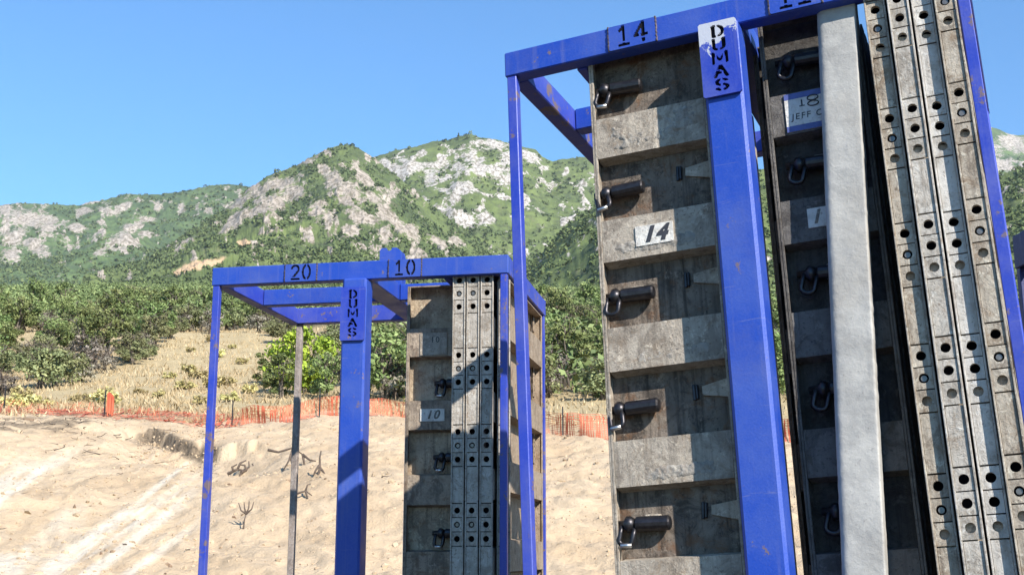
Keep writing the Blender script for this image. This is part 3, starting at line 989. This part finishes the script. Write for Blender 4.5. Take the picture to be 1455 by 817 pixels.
root_debris()
branch(408, 31, "forked dead branch lying on the bank between the two slim left posts", [[(-.5, .55), (-.25, .5), (.1, .62), (.35, .45)], [(.1, .62), (.02, .3), (-.1, .02)], [(.05, .4), (.12, .15), (.22, 0)], [(.35, .45), (.4, .2), (.38, .05)], [(.35, .45), (.55, .3), (.7, .28)]], .05)
branch(346, 25, "dark claw shaped root sticking up from the lower bank", [[(0, -.1), (0, .15), (.02, .28)], [(.02, .28), (-.08, .35), (-.14, .5)], [(.02, .28), (-.02, .4), (-.04, .52)], [(.02, .28), (.06, .4), (.06, .54)], [(.02, .28), (.12, .38), (.15, .52)]], .03)
branch(452, 29, "short dark root standing upright right of the rear left post", [[(0, -.1), (.03, .15), (.01, .38), (.03, .55)], [(.03, .15), (.12, .04), (.17, -.05)], [(.01, .2), (-.06, .08), (-.1, -.05)]], .05)
branch(345, 35, "tangled root clump on the bank below the torn sod", [[(-.4, .02), (-.15, .16), (.1, .1), (.42, .14)], [(-.15, .16), (-.1, .34), (.05, .42)], [(.1, .1), (.02, .28), (-.14, .3)], [(0, .12), (-.08, -.02), (.08, -.1)], [(-.25, .1), (-.3, .22), (-.18, .3)], [(.2, .1), (.3, .2), (.22, .33)], [(-.05, .05), (.15, .22), (.12, .4)]], .06)
branch(433, 27, "small brown root clump half hidden by the rear left post", [[(-.2, .12), (0, .2), (.14, .1)], [(0, .2), (.03, .33), (.1, .36)], [(0, .2), (.07, 0), (.16, -.05)]], .035)


# ------------------------------------------------------------------ orange fence
def orange_fence():
    m = Mat("orange_plastic_mesh", .6, 0, .3)
    n = m.noise(m.coord('Position'), .9, 5, .6)
    m.color(ramp(m.nt, n, [(.3, (.46, .075, .035)), (.7, (.6, .19, .1))]))
    red = m.m
    t = thing("orange_fence", "sagging orange plastic mesh fence along the top of the dirt bank", "fence")
    t.location = gpt(400, 44)
    org = t.location

    def line(u):
        yc = float(np.interp(u, [-400, 300, 900, 1600], [44, 42, 37, 35]))
        return gpt(u, yc + 2.2 + .9 * math.sin(u * .013))
    secs = [(-160, 340, .8, .018, .13, .75), (340, 585, .9, .028, .038, .92), (585, 775, .85, .028, .042, .9), (775, 1240, 1.0, .03, .036, .92), (1240, 1600, .9, .05, .1, .9)]
    for (a, b, h, rw, sp, sag) in secs:
        V = []; F = []
        pts = [line(a + (b - a) * i / 160) for i in range(161)]
        L = [0]
        for i in range(160): L.append(L[-1] + (pts[i + 1] - pts[i]).length)
        tot = L[-1]

        def at(s):
            k = min(159, max(0, int(np.searchsorted(L, s) - 1)))
            f = (s - L[k]) / max(1e-6, L[k + 1] - L[k])
            return pts[k].lerp(pts[k + 1], f)

        def H(s): return h * (sag + .18 * float(vn(s * .35, a * 1.0, 14)) - .12) - .3 * float(vn(s * .7, a + 3., 15)) - .12 * float(vn(s * 3.1, a + 5., 19))

        def lean(s): return .25 * (float(vn(s * .5, 7., 16)) - .5)

        def P(s, f):
            q = at(s); hh = H(s)
            return Vector((q.x, q.y - lean(s) * f + .12 * math.sin(s * 2.3 + f * 3), q.z + .02 + hh * f)) - org
        nv = int(tot / sp); nh = 9 if rw < .0185 else 14; rw0 = rw
        for i in range(nv):
            if RNG.random() < .22: continue
            s = (i + .5 + RNG.uniform(-.3, .3)) * sp
            rw = rw0 * RNG.uniform(.3, 1.2) * (.55 + .9 * float(vn(s * .8, a + 9., 23)))
            o = len(V)
            tl = RNG.uniform(-2.2, 2.2) * sp
            for f in (0, .33, .66, 1 - RNG.uniform(0, .12)):
                V += [P(s - rw / 2 + tl * f, f), P(s + rw / 2 + tl * f, f)]
            F += [(o + 2 * k, o + 2 * k + 1, o + 2 * k + 3, o + 2 * k + 2) for k in range(3)]
        ns = max(2, int(tot / .5))
        for j in range(nh):
            f0 = j / (nh - 1) - rw0 * .3 + RNG.uniform(-.02, .02); f1 = f0 + rw0 * RNG.uniform(.3, .8)
            o = len(V)
            for i in range(ns + 1):
                s = tot * i / ns
                wv = .05 * (float(vn(s * 1.7, j * 3., 24)) - .5)
                V += [P(s, f0 + wv) + Vector((0, -.006, 0)), P(s, f1 + wv) + Vector((0, -.006, 0))]
            F += [(o + 2 * k, o + 2 * k + 2, o + 2 * k + 3, o + 2 * k + 1) for k in range(ns)]
        link("mesh_net", npmesh("mesh_net", [tuple(v) for v in V], F, red, {}, smooth=False), t)
    # torn length of mesh lying flat on the ground in front of the posts
    rng = np.random.default_rng(31); N = 900
    us = np.linspace(-155, 340, 60); lp = np.array([line(q)[:] for q in us])
    u = rng.uniform(-150, 335, N)
    bx = np.interp(u, us, lp[:, 0]); by = np.interp(u, us, lp[:, 1]) - 1.6 + rng.uniform(.4, 4.6, N)
    ln = rng.uniform(.3, 1.1, N); hw = rng.uniform(.012, .03, N); ax = rng.random(N) < .5
    k = np.arange(4) / 3.
    px = np.where(ax[:, None], bx[:, None] + k * ln[:, None], bx[:, None]); py = np.where(ax[:, None], by[:, None], by[:, None] + k * ln[:, None])
    X = np.stack([px - np.where(ax, 0, hw)[:, None], px + np.where(ax, 0, hw)[:, None]], -1)
    Y = np.stack([py - np.where(ax, hw, 0)[:, None], py + np.where(ax, hw, 0)[:, None]], -1)
    Z = ground_z(X, Y) + .03 + .06 * rng.random(N)[:, None, None]
    V = np.stack([X, Y, Z], -1).reshape(-1, 3) - np.array(org[:])
    o = np.arange(N)[:, None] * 8 + np.arange(3)[None] * 2
    F = np.stack([o, o + 1, o + 3, o + 2], -1).reshape(-1, 4)
    link("fallen_net", npmesh("fallen_net", V, F, red, {}, smooth=False), t)
    # bunched roll of mesh on the post at the left
    p = line(151) - org
    mb = MB()
    for k in range(13):
        a = RNG.uniform(0, .24); zz = RNG.uniform(0, .2)
        mb.box((p.x + a, p.y - .12 + RNG.uniform(0, .16), p.z + zz), (p.x + a + .035, p.y - .1 + RNG.uniform(.02, .17), p.z + RNG.uniform(.5, .95)))
    mb.build("bunched_net", red, t)
    for u in (8, 150, 331, 455, 620, 800, 960, 1130, 1330):
        p = line(u) - org
        MB().box((p.x - .03, p.y - .16, p.z - .3), (p.x + .01, p.y - .12, p.z + .95), .004).build("post", M['steel'], t)


orange_fence()


# ------------------------------------------------------------------ racks
def rackmat(axes, base):
    m = Matrix.Identity(4)
    for i in range(3):
        for j in range(3): m[i][j] = axes[i][j]
        m[i][3] = base[i]
    # orthonormalise
    q = m.to_3x3().to_quaternion()
    return Matrix.Translation(base) @ q.to_matrix().to_4x4()


def make_rack(label, mat, H, nums, plate_z, peel, guide, label_plate=True, bh=.0755, rear_in=.0, dark=False):
    t = thing("form_rack", label, "rack", mat, "blue steel form racks")

    def bx(name, lo, hi, m='blue', bev=.003):
        return MB().box((lo[0], lo[1], lo[2] + H), (hi[0], hi[1], hi[2] + H), bev).build(name, M['blue_shade' if dark else m], t)
    W, D = 1.25, .925
    bx("front_beam", (0, 0, -bh), (W, .05, 0), 'blue')
    bx("side_beam", (0, .052, -bh), (.05, D - .052, -.002), 'blue_worn')
    bx("side_beam", (W - .05, .052, -bh), (W, D - .052, -.002), 'blue_worn')
    bx("back_beam", (0, D - .05, -bh), (W, D, 0), 'blue_worn')
    bx("center_beam", (.578, .052, -bh), (.682, D - .052, -.003), 'blue')
    bx("cross_beam", (.052, .43, -bh), (.576, .48, -.004), 'blue')
    bx("cross_beam", (.684, .43, -bh), (W - .052, .48, -.004), 'blue')
    if guide is not None:
        bx("guide_bar", (guide, .052, -bh - .004), (guide + .03, .42, -.02), 'blue_worn')
    for x in (.005, W - .033):
        bx("corner_post", (x, .003, -H + .08), (x + .028, .031, -bh - .001), 'blue_worn', .002)
    for x in (.005 + rear_in, W - .031):
        bx("corner_post", (x, D - .034, -H + .08), (x + .028, D - .006, -bh - .001), 'bare' if rear_in and x < .2 else 'blue_worn', .002)
    bx("center_post", (.58, -.04, -H + .06), (.68, .05, -bh - .002), 'blue', .008)
    bx("center_post", (.60, D - .085, -H + .06), (.68, D - .004, -bh - .002), 'blue', .008)
    # base frame
    bx("base_beam", (0, 0, -H + .002), (W, .06, -H + .078), 'blue')
    bx("base_beam", (0, D - .06, -H + .002), (W, D, -H + .078), 'blue')
    for x in (0, .41, .75, W - .06):
        bx("base_beam", (x, .062, -H + .004), (x + .06, D - .062, -H + .076), 'blue')
    # lifting bracket
    z0 = H - .003; pr = []
    for k in range(13):
        a = math.pi - math.pi * k / 12 * -1
        pr.append((.628 + .013 * math.cos(a), z0 + .168 + .013 * math.sin(a)))
    outline = [(.585, z0), (.685, z0), (.685, z0 + .13), (.679, z0 + .155), (.662, z0 + .168)] + pr[::-1] + [(.594, z0 + .168), (.585, z0 + .158)]
    b = MB().prism(outline, .44, .452).build("lifting_bracket", M['blue'], t)
    MB().prism(outline, .50, .512).build("lifting_bracket", M['blue'], t)
    MB().box((.612, .4525, z0), (.66, .4995, z0 + .09), .003).build("bracket_web", M['void'], b)
    # stencil plates let into the front beam
    for x0, x1, txt in nums:
        wd = x1 - x0
        cw = .034; gap = .014
        x = wd / 2 - (cw * len(txt) + gap * (len(txt) - 1)) / 2
        cells = []
        for ch in txt:
            cells.append((ch, x, .010, cw, bh - .019)); x += cw + gap
        p = link("number_plate", stencil_plate("number_plate", wd, bh - .003, cells, M['blue'], .0045, .0021, .085), t, (x0, -.0062, H - bh + .0012))
        p['label'] = "plate with the number %s cut through it" % txt
        for xw in (-.0015, wd + .0015):
            rw_ = random.Random(int(xw * 1e4) + len(txt))
            MB().tube([(xw + rw_.uniform(-.0012, .0012), .003 + rw_.uniform(-.001, .001), bh * k / 14) for k in range(15)], [.0028 + .0012 * (k % 2) for k in range(15)], 6).build('weld_bead', M['weld'], p)
        MB().box((.004, .0042, .004), (wd - .004, .0060, bh - .007)).build("cutout_shade", M['void'], p)  # added black sheet, painted shade behind the cut digits
    if label_plate:
        hh = .212 if peel else .216
        cells = []
        ch_h = .030; stp = .0385
        for i, ch in enumerate("DUMAS"):
            cells.append((ch, .034, hh - .014 - ch_h - i * stp, .033, ch_h))
        p = link("name_plate", stencil_plate("name_plate", .1, hh, cells, M['blue_peel'] if peel else M['blue_plate'], .008, .0017, .10), t, (.579, -.051, H + plate_z - hh))
        p['label'] = "peeling plate reading DUMAS" if peel else "blue plate reading DUMAS"
        MB().box((.004, .0082, .004), (.096, .0105, hh - .004)).build("cutout_shade", M['void'], p)  # added black sheet, painted shade behind the cut letters
    return t


MATR = rackmat(RACK_R, BASE_R); MATL = rackmat(RACK_L, BASE_L)
make_rack("large near blue rack with beam numbers 14 and 11, leaning back", MATR, HR, [(.318, .451, "14"), (.762, .895, "11")], -.083, True, .2)
make_rack("farther blue rack with beam numbers 20 and 10, left bay empty", MATL, 2.659, [(.322, .455, "20"), (.762, .895, "10")], -.117, False, .975, rear_in=.03)
q3 = Vector((.4085 * 4.6, .968 * 4.6, 1.5 + .253 * 4.6))
m3 = Matrix.Translation((q3.x, q3.y, q3.z - 2.62)) @ Matrix.Rotation(R(-88), 4, 'Z')
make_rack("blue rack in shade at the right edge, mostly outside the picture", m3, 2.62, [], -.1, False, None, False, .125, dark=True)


# ------------------------------------------------------------------ form panels
def hole_plate_mesh(name, wd, hh, rad, thick, depth, seg=14):
    """square pad with a round hole and its tube; x,z plane, front at y=0"""
    mb = MB()
    ang = [2 * math.pi * k / seg for k in range(seg)]
    vs = []; fs = []
    for a in ang:
        c, s = math.cos(a), math.sin(a)
        k = min((wd / 2) / max(abs(c), 1e-6), (hh / 2) / max(abs(s), 1e-6))
        vs += [(c * k, 0, s * k), (c * rad, 0, s * rad), (c * rad, depth, s * rad), (c * k, thick, s * k)]
    for i in range(seg):
        j = (i + 1) % seg
        fs += [(4 * i, 4 * j, 4 * j + 1, 4 * i + 1), (4 * i + 1, 4 * j + 1, 4 * j + 2, 4 * i + 2), (4 * i, 4 * i + 3, 4 * j + 3, 4 * j)]
    # fill square corners
    for sx in (-1, 1):
        for sz in (-1, 1):
            pass
    mb.add(vs, fs)
    mb.box((-wd / 2, thick, hh / 2 - .003), (wd / 2, thick + .001, hh / 2))
    mb.box((-wd / 2, thick, -hh / 2), (wd / 2, thick + .001, -hh / 2 + .003))
    return mb.mesh(name, M['edge'])


def square_hole_mesh(name, wd, hh, rad, thick, depth, mat):
    n = 16; vs = []; fs = []
    P = []
    for k in range(n):
        a = 2 * math.pi * (k + .5) / n
        c, s = math.cos(a), math.sin(a)
        m = max(abs(c), abs(s))
        P.append((c / m * wd / 2, s / m * hh / 2, c * rad, s * rad))
    # snap to corners: use 16 pts, corners lie between samples, so add them explicitly
    outer = []
    for k in range(n):
        outer.append(k)
    for (ox, oz, ix, iz) in P:
        vs += [(ox, 0, oz), (ix, 0, iz), (ix, depth, iz), (ox, thick, oz)]
    for i in range(n):
        j = (i + 1) % n
        fs += [(4 * i, 4 * j, 4 * j + 1, 4 * i + 1), (4 * i + 1, 4 * j + 1, 4 * j + 2, 4 * i + 2), (4 * i, 4 * i + 3, 4 * j + 3, 4 * j)]
    # corner triangles
    for i in range(n):
        j = (i + 1) % n
        a = P[i]; b = P[j]
        if abs(abs(a[0]) - wd / 2) < 1e-6 and abs(abs(b[1]) - hh / 2) < 1e-6 or abs(abs(a[1]) - hh / 2) < 1e-6 and abs(abs(b[0]) - wd / 2) < 1e-6:
            cx = math.copysign(wd / 2, a[0]); cz = math.copysign(hh / 2, a[1])
            o = len(vs)
            vs += [(cx, 0, cz), (cx, thick, cz)]
            fs += [(4 * i, o, 4 * j), (4 * i, 4 * i + 3, o + 1, o), (o, o + 1, 4 * j + 3, 4 * j)]
    mb = MB(); mb.add(vs, fs)
    return mb.mesh(name, mat)


TH = .0515       # panel thickness
PAD = {k: square_hole_mesh("hole_pad", .0405, .0505, .0118, .004, .012, M[k]) for k in ('edge', 'edge_brown', 'edge_pale')}
PIN = MB().tube([(0, .004, 0), (0, .016, 0)], .0072, 10).mesh("pin", M['pin'])
LBAR = MB().tube([(0, 0, 0), (.004, 0, 0), (.086, 0, 0), (.09, 0, 0)], [.015, .0185, .0185, .014], 14).mesh("latch_barrel", M['steel'], False)
LCOL = MB().tube([(-.05, 0, 0), (-.03, 0, 0), (-.022, 0, 0), (-.012, 0, 0), (0, 0, 0)], [.01, .011, .021, .021, .013], 12).mesh("latch_collar", M['steel'], True)


def u_loop(wd, drop, r):
    pts = [(-wd / 2, 0, .0), (-wd / 2, -.004, -drop * .5)]
    for k in range(7):
        a = math.pi + math.pi * k / 6
        pts.append((wd / 2 * math.cos(a), -.008, -drop + wd / 2 * .6 * math.sin(a)))
    pts += [(wd / 2, -.004, -drop * .5), (wd / 2, 0, 0)]
    return MB().tube(pts, r, 8).mesh("shackle", M['steel'], True)


LOOP = u_loop(.034, .036, .0066)
LTIP = MB().tube([(-.014, -.012, -.047), (.014, -.012, -.045)], .0058, 8).mesh("shackle_pin", M['shine'], True)
LBKT = MB().box((.022, .004, .012), (.062, .03, .0225), .003).mesh("latch_bracket", M['rib'])
WPL = MB().prism([(0, -.011), (.075, -.026), (.082, .026), (0, .011)], -.0035, .004).mesh("wedge_plate", M['rib'])
WSL = MB().box((-.017, -.007, -.020), (-.010, .004, .018), .002).box((-.026, -.003, -.022), (-.018, .004, .02), .0015).mesh("wedge_slot", M['steel'])


def make_panel(label, mat, wd, H=2.44, first=.2, pitch=.2985, rh=.117, skin='skin', rib='rib', edge=None, goff=.16, latches=(), wedges=(), holes_face=False, group=None, pins=(), lip=.013, ribs=True, offs=(.0535,)):
    t = thing("concrete_form", label, "form panel", mat, group or "aluminium concrete forms")
    MB().box((.002, TH - .006, .002), (wd - .002, TH, H - .002)).build("face_sheet", M[skin], t)
    # rails: web plus lip
    for sx in (0, 1):
        if sx == 0 and edge: continue
        mb = MB()
        x0, x1 = (0, .006) if sx == 0 else (wd - .006, wd)
        mb.box((x0, 0.001, 0), (x1, TH - .007, H), .001)
        l0, l1 = (.0065, lip) if sx == 0 else (wd - lip, wd - .0065)
        mb.box((l0, 0, .0), (l1, .007, H), .001)
        mb.build("side_rail", M[rib], t)
    for z0, z1 in ((0, .006), (H - .006, H)):
        MB().box((.0075, .0015, z0), (wd - .0075, TH - .0075, z1), .001).build("end_rail", M[rib], t)
    if ribs:
        n = 0; z = H - first
        rm = None
        while z - rh > .02:
            if rm is None:
                mb = MB()
                mb.prism([(.001, -rh), (TH - .0075, -rh - .008), (TH - .0075, .008), (.001, 0)], lip + .001, wd - lip - .001, 'x')
                rm = mb.mesh("rib", M[rib])
            link("rib", rm, t, (0, 0, z))
            z -= pitch; n += 1
    if edge:
        # perforated rail on the x = 0 side, seen edge on (faces -x)
        em = M[edge]
        zc = H - goff; groups = []
        while zc > .1:
            groups.append(zc); zc -= .3015
        mb = MB()
        mb.box((-.004, -.0005, 0), (.005, .0045, H), .001)           # lips at both long edges
        mb.box((-.004, TH - .0052, 0), (.005, TH - .0005, H), .001)
        gh = .0535 * 1.5 + .002
        edges = [0] + [e for g in groups[::-1] for e in (g - gh, g + gh)] + [H]
        for a, b in zip(edges[::2], edges[1::2]):
            if b - a > .01: mb.box((.001, .005, a), (.006, TH - .0056, b), .001)
        mb.build("edge_rail", em, t)
        MB().box((.044, .006, .01), (.047, TH - .0062, H - .01)).build("hole_shade", M['void'], t)  # added black strip, painted shade seen through the rail holes
        rr = random.Random(len(label) + int(wd * 100))
        for gi, g in enumerate(groups):
            for k in (-1, 0, 1):
                o = link("hole_pad", PAD[edge], t, (.0005 if k else -.0003, TH / 2, g + k * .0535))
                o.rotation_euler = (0, 0, -math.pi / 2)
                if (gi, k) in pins or (k == 0 and '*' in pins):
                    link("pin", PIN, o)
    for (x, z, s) in latches:
        l = link("latch", LBKT, t, (x + .006 * s, TH - .034, z + .004 * s)); l.rotation_euler = (.1 * s, .03 * s, .02 * s)
        for nm, me, dx in (("latch_barrel", LBAR, 0), ("latch_collar", LCOL, 0)):
            c = link(nm, me, l, (dx, 0, 0))
        c = link("shackle", LOOP, l, (-.022 + .006 * s, -.008, -.006)); c.rotation_euler = (0, .25 * s, 0)
        if skin == 'shade_skin' or abs(s) < .5: continue
        c = link("shackle_pin", LTIP, l, (-.022 + .006 * s, -.008, -.006)); c.rotation_euler = (0, .12 * s, 0)
    for (x, z, a) in wedges:
        c = link("wedge_plate", WPL, t, (x, TH - .0095, z)); c.rotation_euler = (0, a, 0)
        link("wedge_slot", WSL, c)
    if holes_face:
        z = H - first
        zs = [H] + [H - first - i * pitch for i in range(8)]
        hp = square_hole_mesh("hole_pad", .03, .05, .0095, .003, .01, M['tan_skin'])
        for i in range(8):
            za = H - first - i * pitch + .05
            for k in range(3):
                zz = za + .02 + k * .045
                if k == 2 and i == 0: continue
                link("hole_pad", hp, t, (wd - .055, TH - .022, zz))
            MB().box((wd - .07, TH - .018, za - .01), (wd - .04, TH - .016, za + .14)).build("strip_shade", M['void'], t)  # added black strip, painted shade behind the face holes
    return t


def at(base, H, X, Y, Ztop, ph=2.44, face=False):
    """panel frame inside a rack: top at local height Ztop; face=True turns its ribs towards +X"""
    m = base @ Matrix.Translation((X, Y, H + Ztop - ph))
    if face: m = m @ Matrix.Rotation(math.pi / 2, 4, 'Z')
    return m


P14_latch = [(.05, 2.44 - .118 - .2985 * i, (1, -1, .4, -.6, .8)[i % 5]) for i in range(8)]
P14_wedge = [(.245, 2.44 - .39 - .2985 * i, (.05, .02, -.03, .06, 0)[i % 5]) for i in range(7)]
pf = at(MATR, HR, .236, .045, -.04)
p14 = make_panel("weathered panel facing out in the near rack, white 14 sign on its rib", pf, .332, first=.205, skin='skin', rib='rib', latches=P14_latch, wedges=P14_wedge)
def crust(parent, x0, x1, z0, z1, thr, amp, seed):
    nx = int((x1 - x0) / .0022); nz = int((z1 - z0) / .0022)
    X, Z = np.meshgrid(np.linspace(x0, x1, nx), np.linspace(z0, z1, nz))
    e = np.minimum(np.minimum(X - x0, x1 - X), np.minimum(Z - z0, z1 - Z))
    h = (fbm(X * 11, Z * 14, seed, 4) - thr - .5 * sstep(.06, 0, np.minimum(X - x0, x1 - X)) - .35 * sstep(.02, 0, np.minimum(Z - z0, z1 - Z))) * 1.6 + (fbm(X * 75, Z * 75, seed + 1, 4, .65) - .5) * .9
    h = np.clip(h, -.25, .3) * amp * sstep(0, .012, e) - .002 * (1 - sstep(0, .012, e)) - .0006
    me = npmesh("cement_crust", np.stack([X, -h, Z], -1).reshape(-1, 3), gridfaces(nz, nx), M['crust'], {}, True)
    return link("cement_crust", me, parent)


M['crust'] = form_metal("cement_crust", (.27, .25, .225), (.36, .335, .3), (.13, .11, .09), (.2, .15, .11), .5)
zr = 2.44 - .205
crust(p14, .016, .31, zr - .114, zr - .004, .47, .012, 201)
for k, (th_, am) in enumerate(((.58, .008), (.56, .008), (.52, .009), (.6, .007))):
    crust(p14, .016, .316, zr - .2985 * (k + 1) - .114, zr - .2985 * (k + 1) - .06, th_, am, 210 + k)
# number sign, on the second rib
zz = 2.44 - .205 - .2985 - .06
s = MB().box((.108, -.003, zz - .028), (.211, .0005, zz + .027)).build("number_sign", M['white'], p14)
print_text("number_print", "14", .056, s, (.160, -.0036, zz - .001), (math.pi / 2, 0, 0), M['ink'], .35, .003)

p11 = make_panel("dark shaded form with a blue and white sticker, behind the pale post", at(MATR, HR, .704, .11, -.028), .262, first=.225, skin='shade_skin', rib='shade_rib',
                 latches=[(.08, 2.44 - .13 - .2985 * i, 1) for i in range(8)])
zz = 2.44 - .225
s = MB().box((.052, -.003, zz - .112), (.18, .0005, zz - .004)).build("sticker", M['white'], p11)
MB().box((.052, -.0036, zz - .02), (.18, -.0031, zz - .004)).build("sticker_band", M['sticker_blue'], s)
MB().box((.052, -.0036, zz - .112), (.18, -.0031, zz - .096)).build("sticker_band", M['sticker_blue'], s)
print_text("sticker_print", "JEFF CO", .024, s, (.118, -.0036, zz - .072), (math.pi / 2, 0, 0), M['ink'], .1, 0)
for k in range(2):
    MB().tube([(.126 + .014 * math.cos(a), -.0038, zz - .026 - .016 * k + .007 * math.sin(a)) for a in [i * .5236 for i in range(12)] + [0]], .002, 4).build("sticker_emblem", M['ink'], s)
MB().box((.095, -.0036, zz - .042), (.099, -.0031, zz - .026)).box((.09, -.0036, zz - .045), (.104, -.0031, zz - .042)).build("sticker_emblem", M['ink'], s)
zz = 2.44 - .225 - .2985 - .058
s = MB().box((.08, -.003, zz - .026), (.165, .0005, zz + .026)).build("number_sign", M['white'], p11)
print_text("number_print", "11", .05, s, (.116, -.0036, zz), (math.pi / 2, 0, 0), M['ink_faded'], .3, .0015)
make_panel("panel standing behind the stickered panel, only its dark left edge in view", at(MATR, HR, .668, .2, -.05), .3, first=.22, skin='shade_skin', rib='shade_rib')

for i in range(10):
    make_panel("form stacked behind the white 14 sign form, hidden from the front", at(MATR, HR, .24, .103 + .0575 * i, -.045), .325, first=.21, group="forms stacked behind the 14 form")
for i in range(4):
    make_panel("form stacked deeper behind the stickered form", at(MATR, HR, .668, .258 + .0575 * i, -.05), .3, first=.21, skin='shade_skin', rib='shade_rib', group="forms stacked behind the stickered form")

labs = ["leftmost edge-on panel of the near rack, beside the dark gap", "second edge-on panel from the left in the near rack", "third edge-on panel from the left in the near rack, palest metal", "rightmost edge-on panel of the near rack, brown stained, beside the slim post"]
for i, (X, dY, ek) in enumerate(((1.046, .021, 'edge_brown'), (1.103, .006, 'edge'), (1.159, .021, 'edge_pale'), (1.2135, .006, 'edge_brown'))):
    make_panel(labs[i], at(MATR, HR, X, dY, -.02 - .008 * (i == 2) + .016 * i * .55, face=True), .80, first=.2, edge=ek, goff=.148 - .0 * i, pins=('*',) if i in (0, 3) else ())

labs = ["leftmost edge-on panel of the left rack, next to the face panel", "middle of the three edge-on panels in the left rack", "right one of the three edge-on panels in the left rack"]
for i, X in enumerate((1.070, 1.127, 1.184)):
    make_panel(labs[i], at(MATL, 2.659, X, .03, -.04, face=True), .80, first=.2, edge='edge', goff=.104, pins=('*',) if i < 2 else ())
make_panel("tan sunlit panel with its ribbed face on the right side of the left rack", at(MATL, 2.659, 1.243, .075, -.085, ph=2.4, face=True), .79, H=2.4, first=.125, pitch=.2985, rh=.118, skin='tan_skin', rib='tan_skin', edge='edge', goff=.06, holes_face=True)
p10 = make_panel("face-out panel in the left rack, tan at the sunlit top, dark below", at(MATL, 2.659, .786, .19, -.07), .232, first=.18, pitch=.3, skin='p10_skin', rib='p10_rib', latches=[(.165, 2.44 - .11 - .3 * i, .5) for i in range(1, 8)])
zz = 2.44 - .18
s = MB().box((.058, -.003, zz - .112), (.172, .0005, zz - .02)).build("sticker", M['rib'], p10)
print_text("sticker_print", "10", .034, s, (.122, -.0036, zz - .05), (math.pi / 2, 0, 0), M['ink'])
zz = 2.44 - .18 - .3 - .058
s = MB().box((.064, -.003, zz - .025), (.165, .0005, zz + .025)).build("number_sign", M['white'], p10)
print_text("number_print", "10", .048, s, (.115, -.0036, zz), (math.pi / 2, 0, 0), M['ink_faded'], .3, .0015)


# ------------------------------------------------------------------ cement coated post leaning in the near rack
def cement_post():
    # local rack coordinates of its axis: top and bottom
    top = Vector((.925, .062, HR - .035)); d = Vector((-.068, 0, -1.08)).normalized()
    zt = top; L = (HR - .035 - .08) / -d.z
    bot = top + d * L
    up = -d; xa = Vector((1, 0, 0)); xa = (xa - up * xa.dot(up)).normalized(); ya = up.cross(xa)
    mat = MATR @ Matrix(((xa.x, ya.x, up.x, bot.x), (xa.y, ya.y, up.y, bot.y), (xa.z, ya.z, up.z, bot.z), (0, 0, 0, 1)))
    nz = 520; prof = []
    hw, hd, r = .05, .026, .02
    for cxs, czs, a0 in ((1, 1, 0), (-1, 1, 90), (-1, -1, 180), (1, -1, 270)):
        rr = r if cxs < 0 else .005
        for k in range(7):
            a = R(a0 + 15 * k)
            prof.append((cxs * (hw - rr) + rr * math.cos(a), czs * (hd - rr) + rr * math.sin(a), math.cos(a), math.sin(a)))
    # subdivide long sides
    P = []
    for i, p in enumerate(prof):
        q = prof[(i + 1) % len(prof)]
        n = max(1, int(math.hypot(p[0] - q[0], p[1] - q[1]) / .007))
        for k in range(n):
            f = k / n
            P.append([p[j] + (q[j] - p[j]) * f for j in range(4)])
    P = np.array(P); m = len(P)
    z = np.linspace(0, L, nz)
    arc = np.cumsum(np.r_[0, np.hypot(*(np.diff(P[:, :2], axis=0).T))])
    A, Z = np.meshgrid(arc, z)
    dsp = (fbm(A * 60, Z * 60, 5, 4, .65) - .5) * .0016 + (fbm(A * 14, Z * 9, 6, 3) - .5) * .0008
    dsp += np.where(P[None, :, 0] > .044, (sstep(.55, .75, fbm(A * 0 + 2, Z * 22, 7, 4)) * .0015), 0)
    X = P[None, :, 0] + P[None, :, 2] * dsp; Y = P[None, :, 1] + P[None, :, 3] * dsp
    V = np.stack([X, Y, Z], -1).reshape(-1, 3)
    i = np.arange(nz * m).reshape(nz, m); j = np.roll(i, -1, 1)
    F = np.stack([i[:-1], j[:-1], j[1:], i[1:]], -1).reshape(-1, 4)
    n0 = len(V)
    V = np.concatenate([V, [[0, 0, 0], [0, 0, L]]])
    caps = np.stack([np.full(m, n0), j[0], i[0], i[0]], -1), np.stack([np.full(m, n0 + 1), i[-1], j[-1], j[-1]], -1)
    me = npmesh("cement_coated_post", V, F, M['galv'], {}, True)
    bm = bmesh.new(); bm.from_mesh(me); bm.verts.ensure_lookup_table()
    for ring in (list(i[0][::-1]), list(i[-1])):
        bm.faces.new([bm.verts[int(k)] for k in ring])
    bm.to_mesh(me); bm.free()
    o = link("cement_coated_post", me); o.matrix_world = mat
    tag(o, "pale cement-caked steel post leaning in front of the stickered panel", "post")


cement_post()


# ------------------------------------------------------------------ thin summer haze
def haze():
    m = bpy.data.materials.new("haze")
    m.use_nodes = True
    nt = m.node_tree
    nt.nodes.remove(nt.nodes["Principled BSDF"])
    v = nt.nodes.new("ShaderNodeVolumePrincipled")
    v.inputs['Color'].default_value = (.86, .93, 1, 1)
    v.inputs['Density'].default_value = HAZE
    v.inputs['Anisotropy'].default_value = 0.0
    nt.links.new(v.outputs[0], nt.nodes["Material Output"].inputs['Volume'])
    o = MB().box((-18500, -300, -8), (18500, 5700, 1050)).build("haze", m)
    o['kind'] = 'stuff'


HAZE = 0.00005
haze()
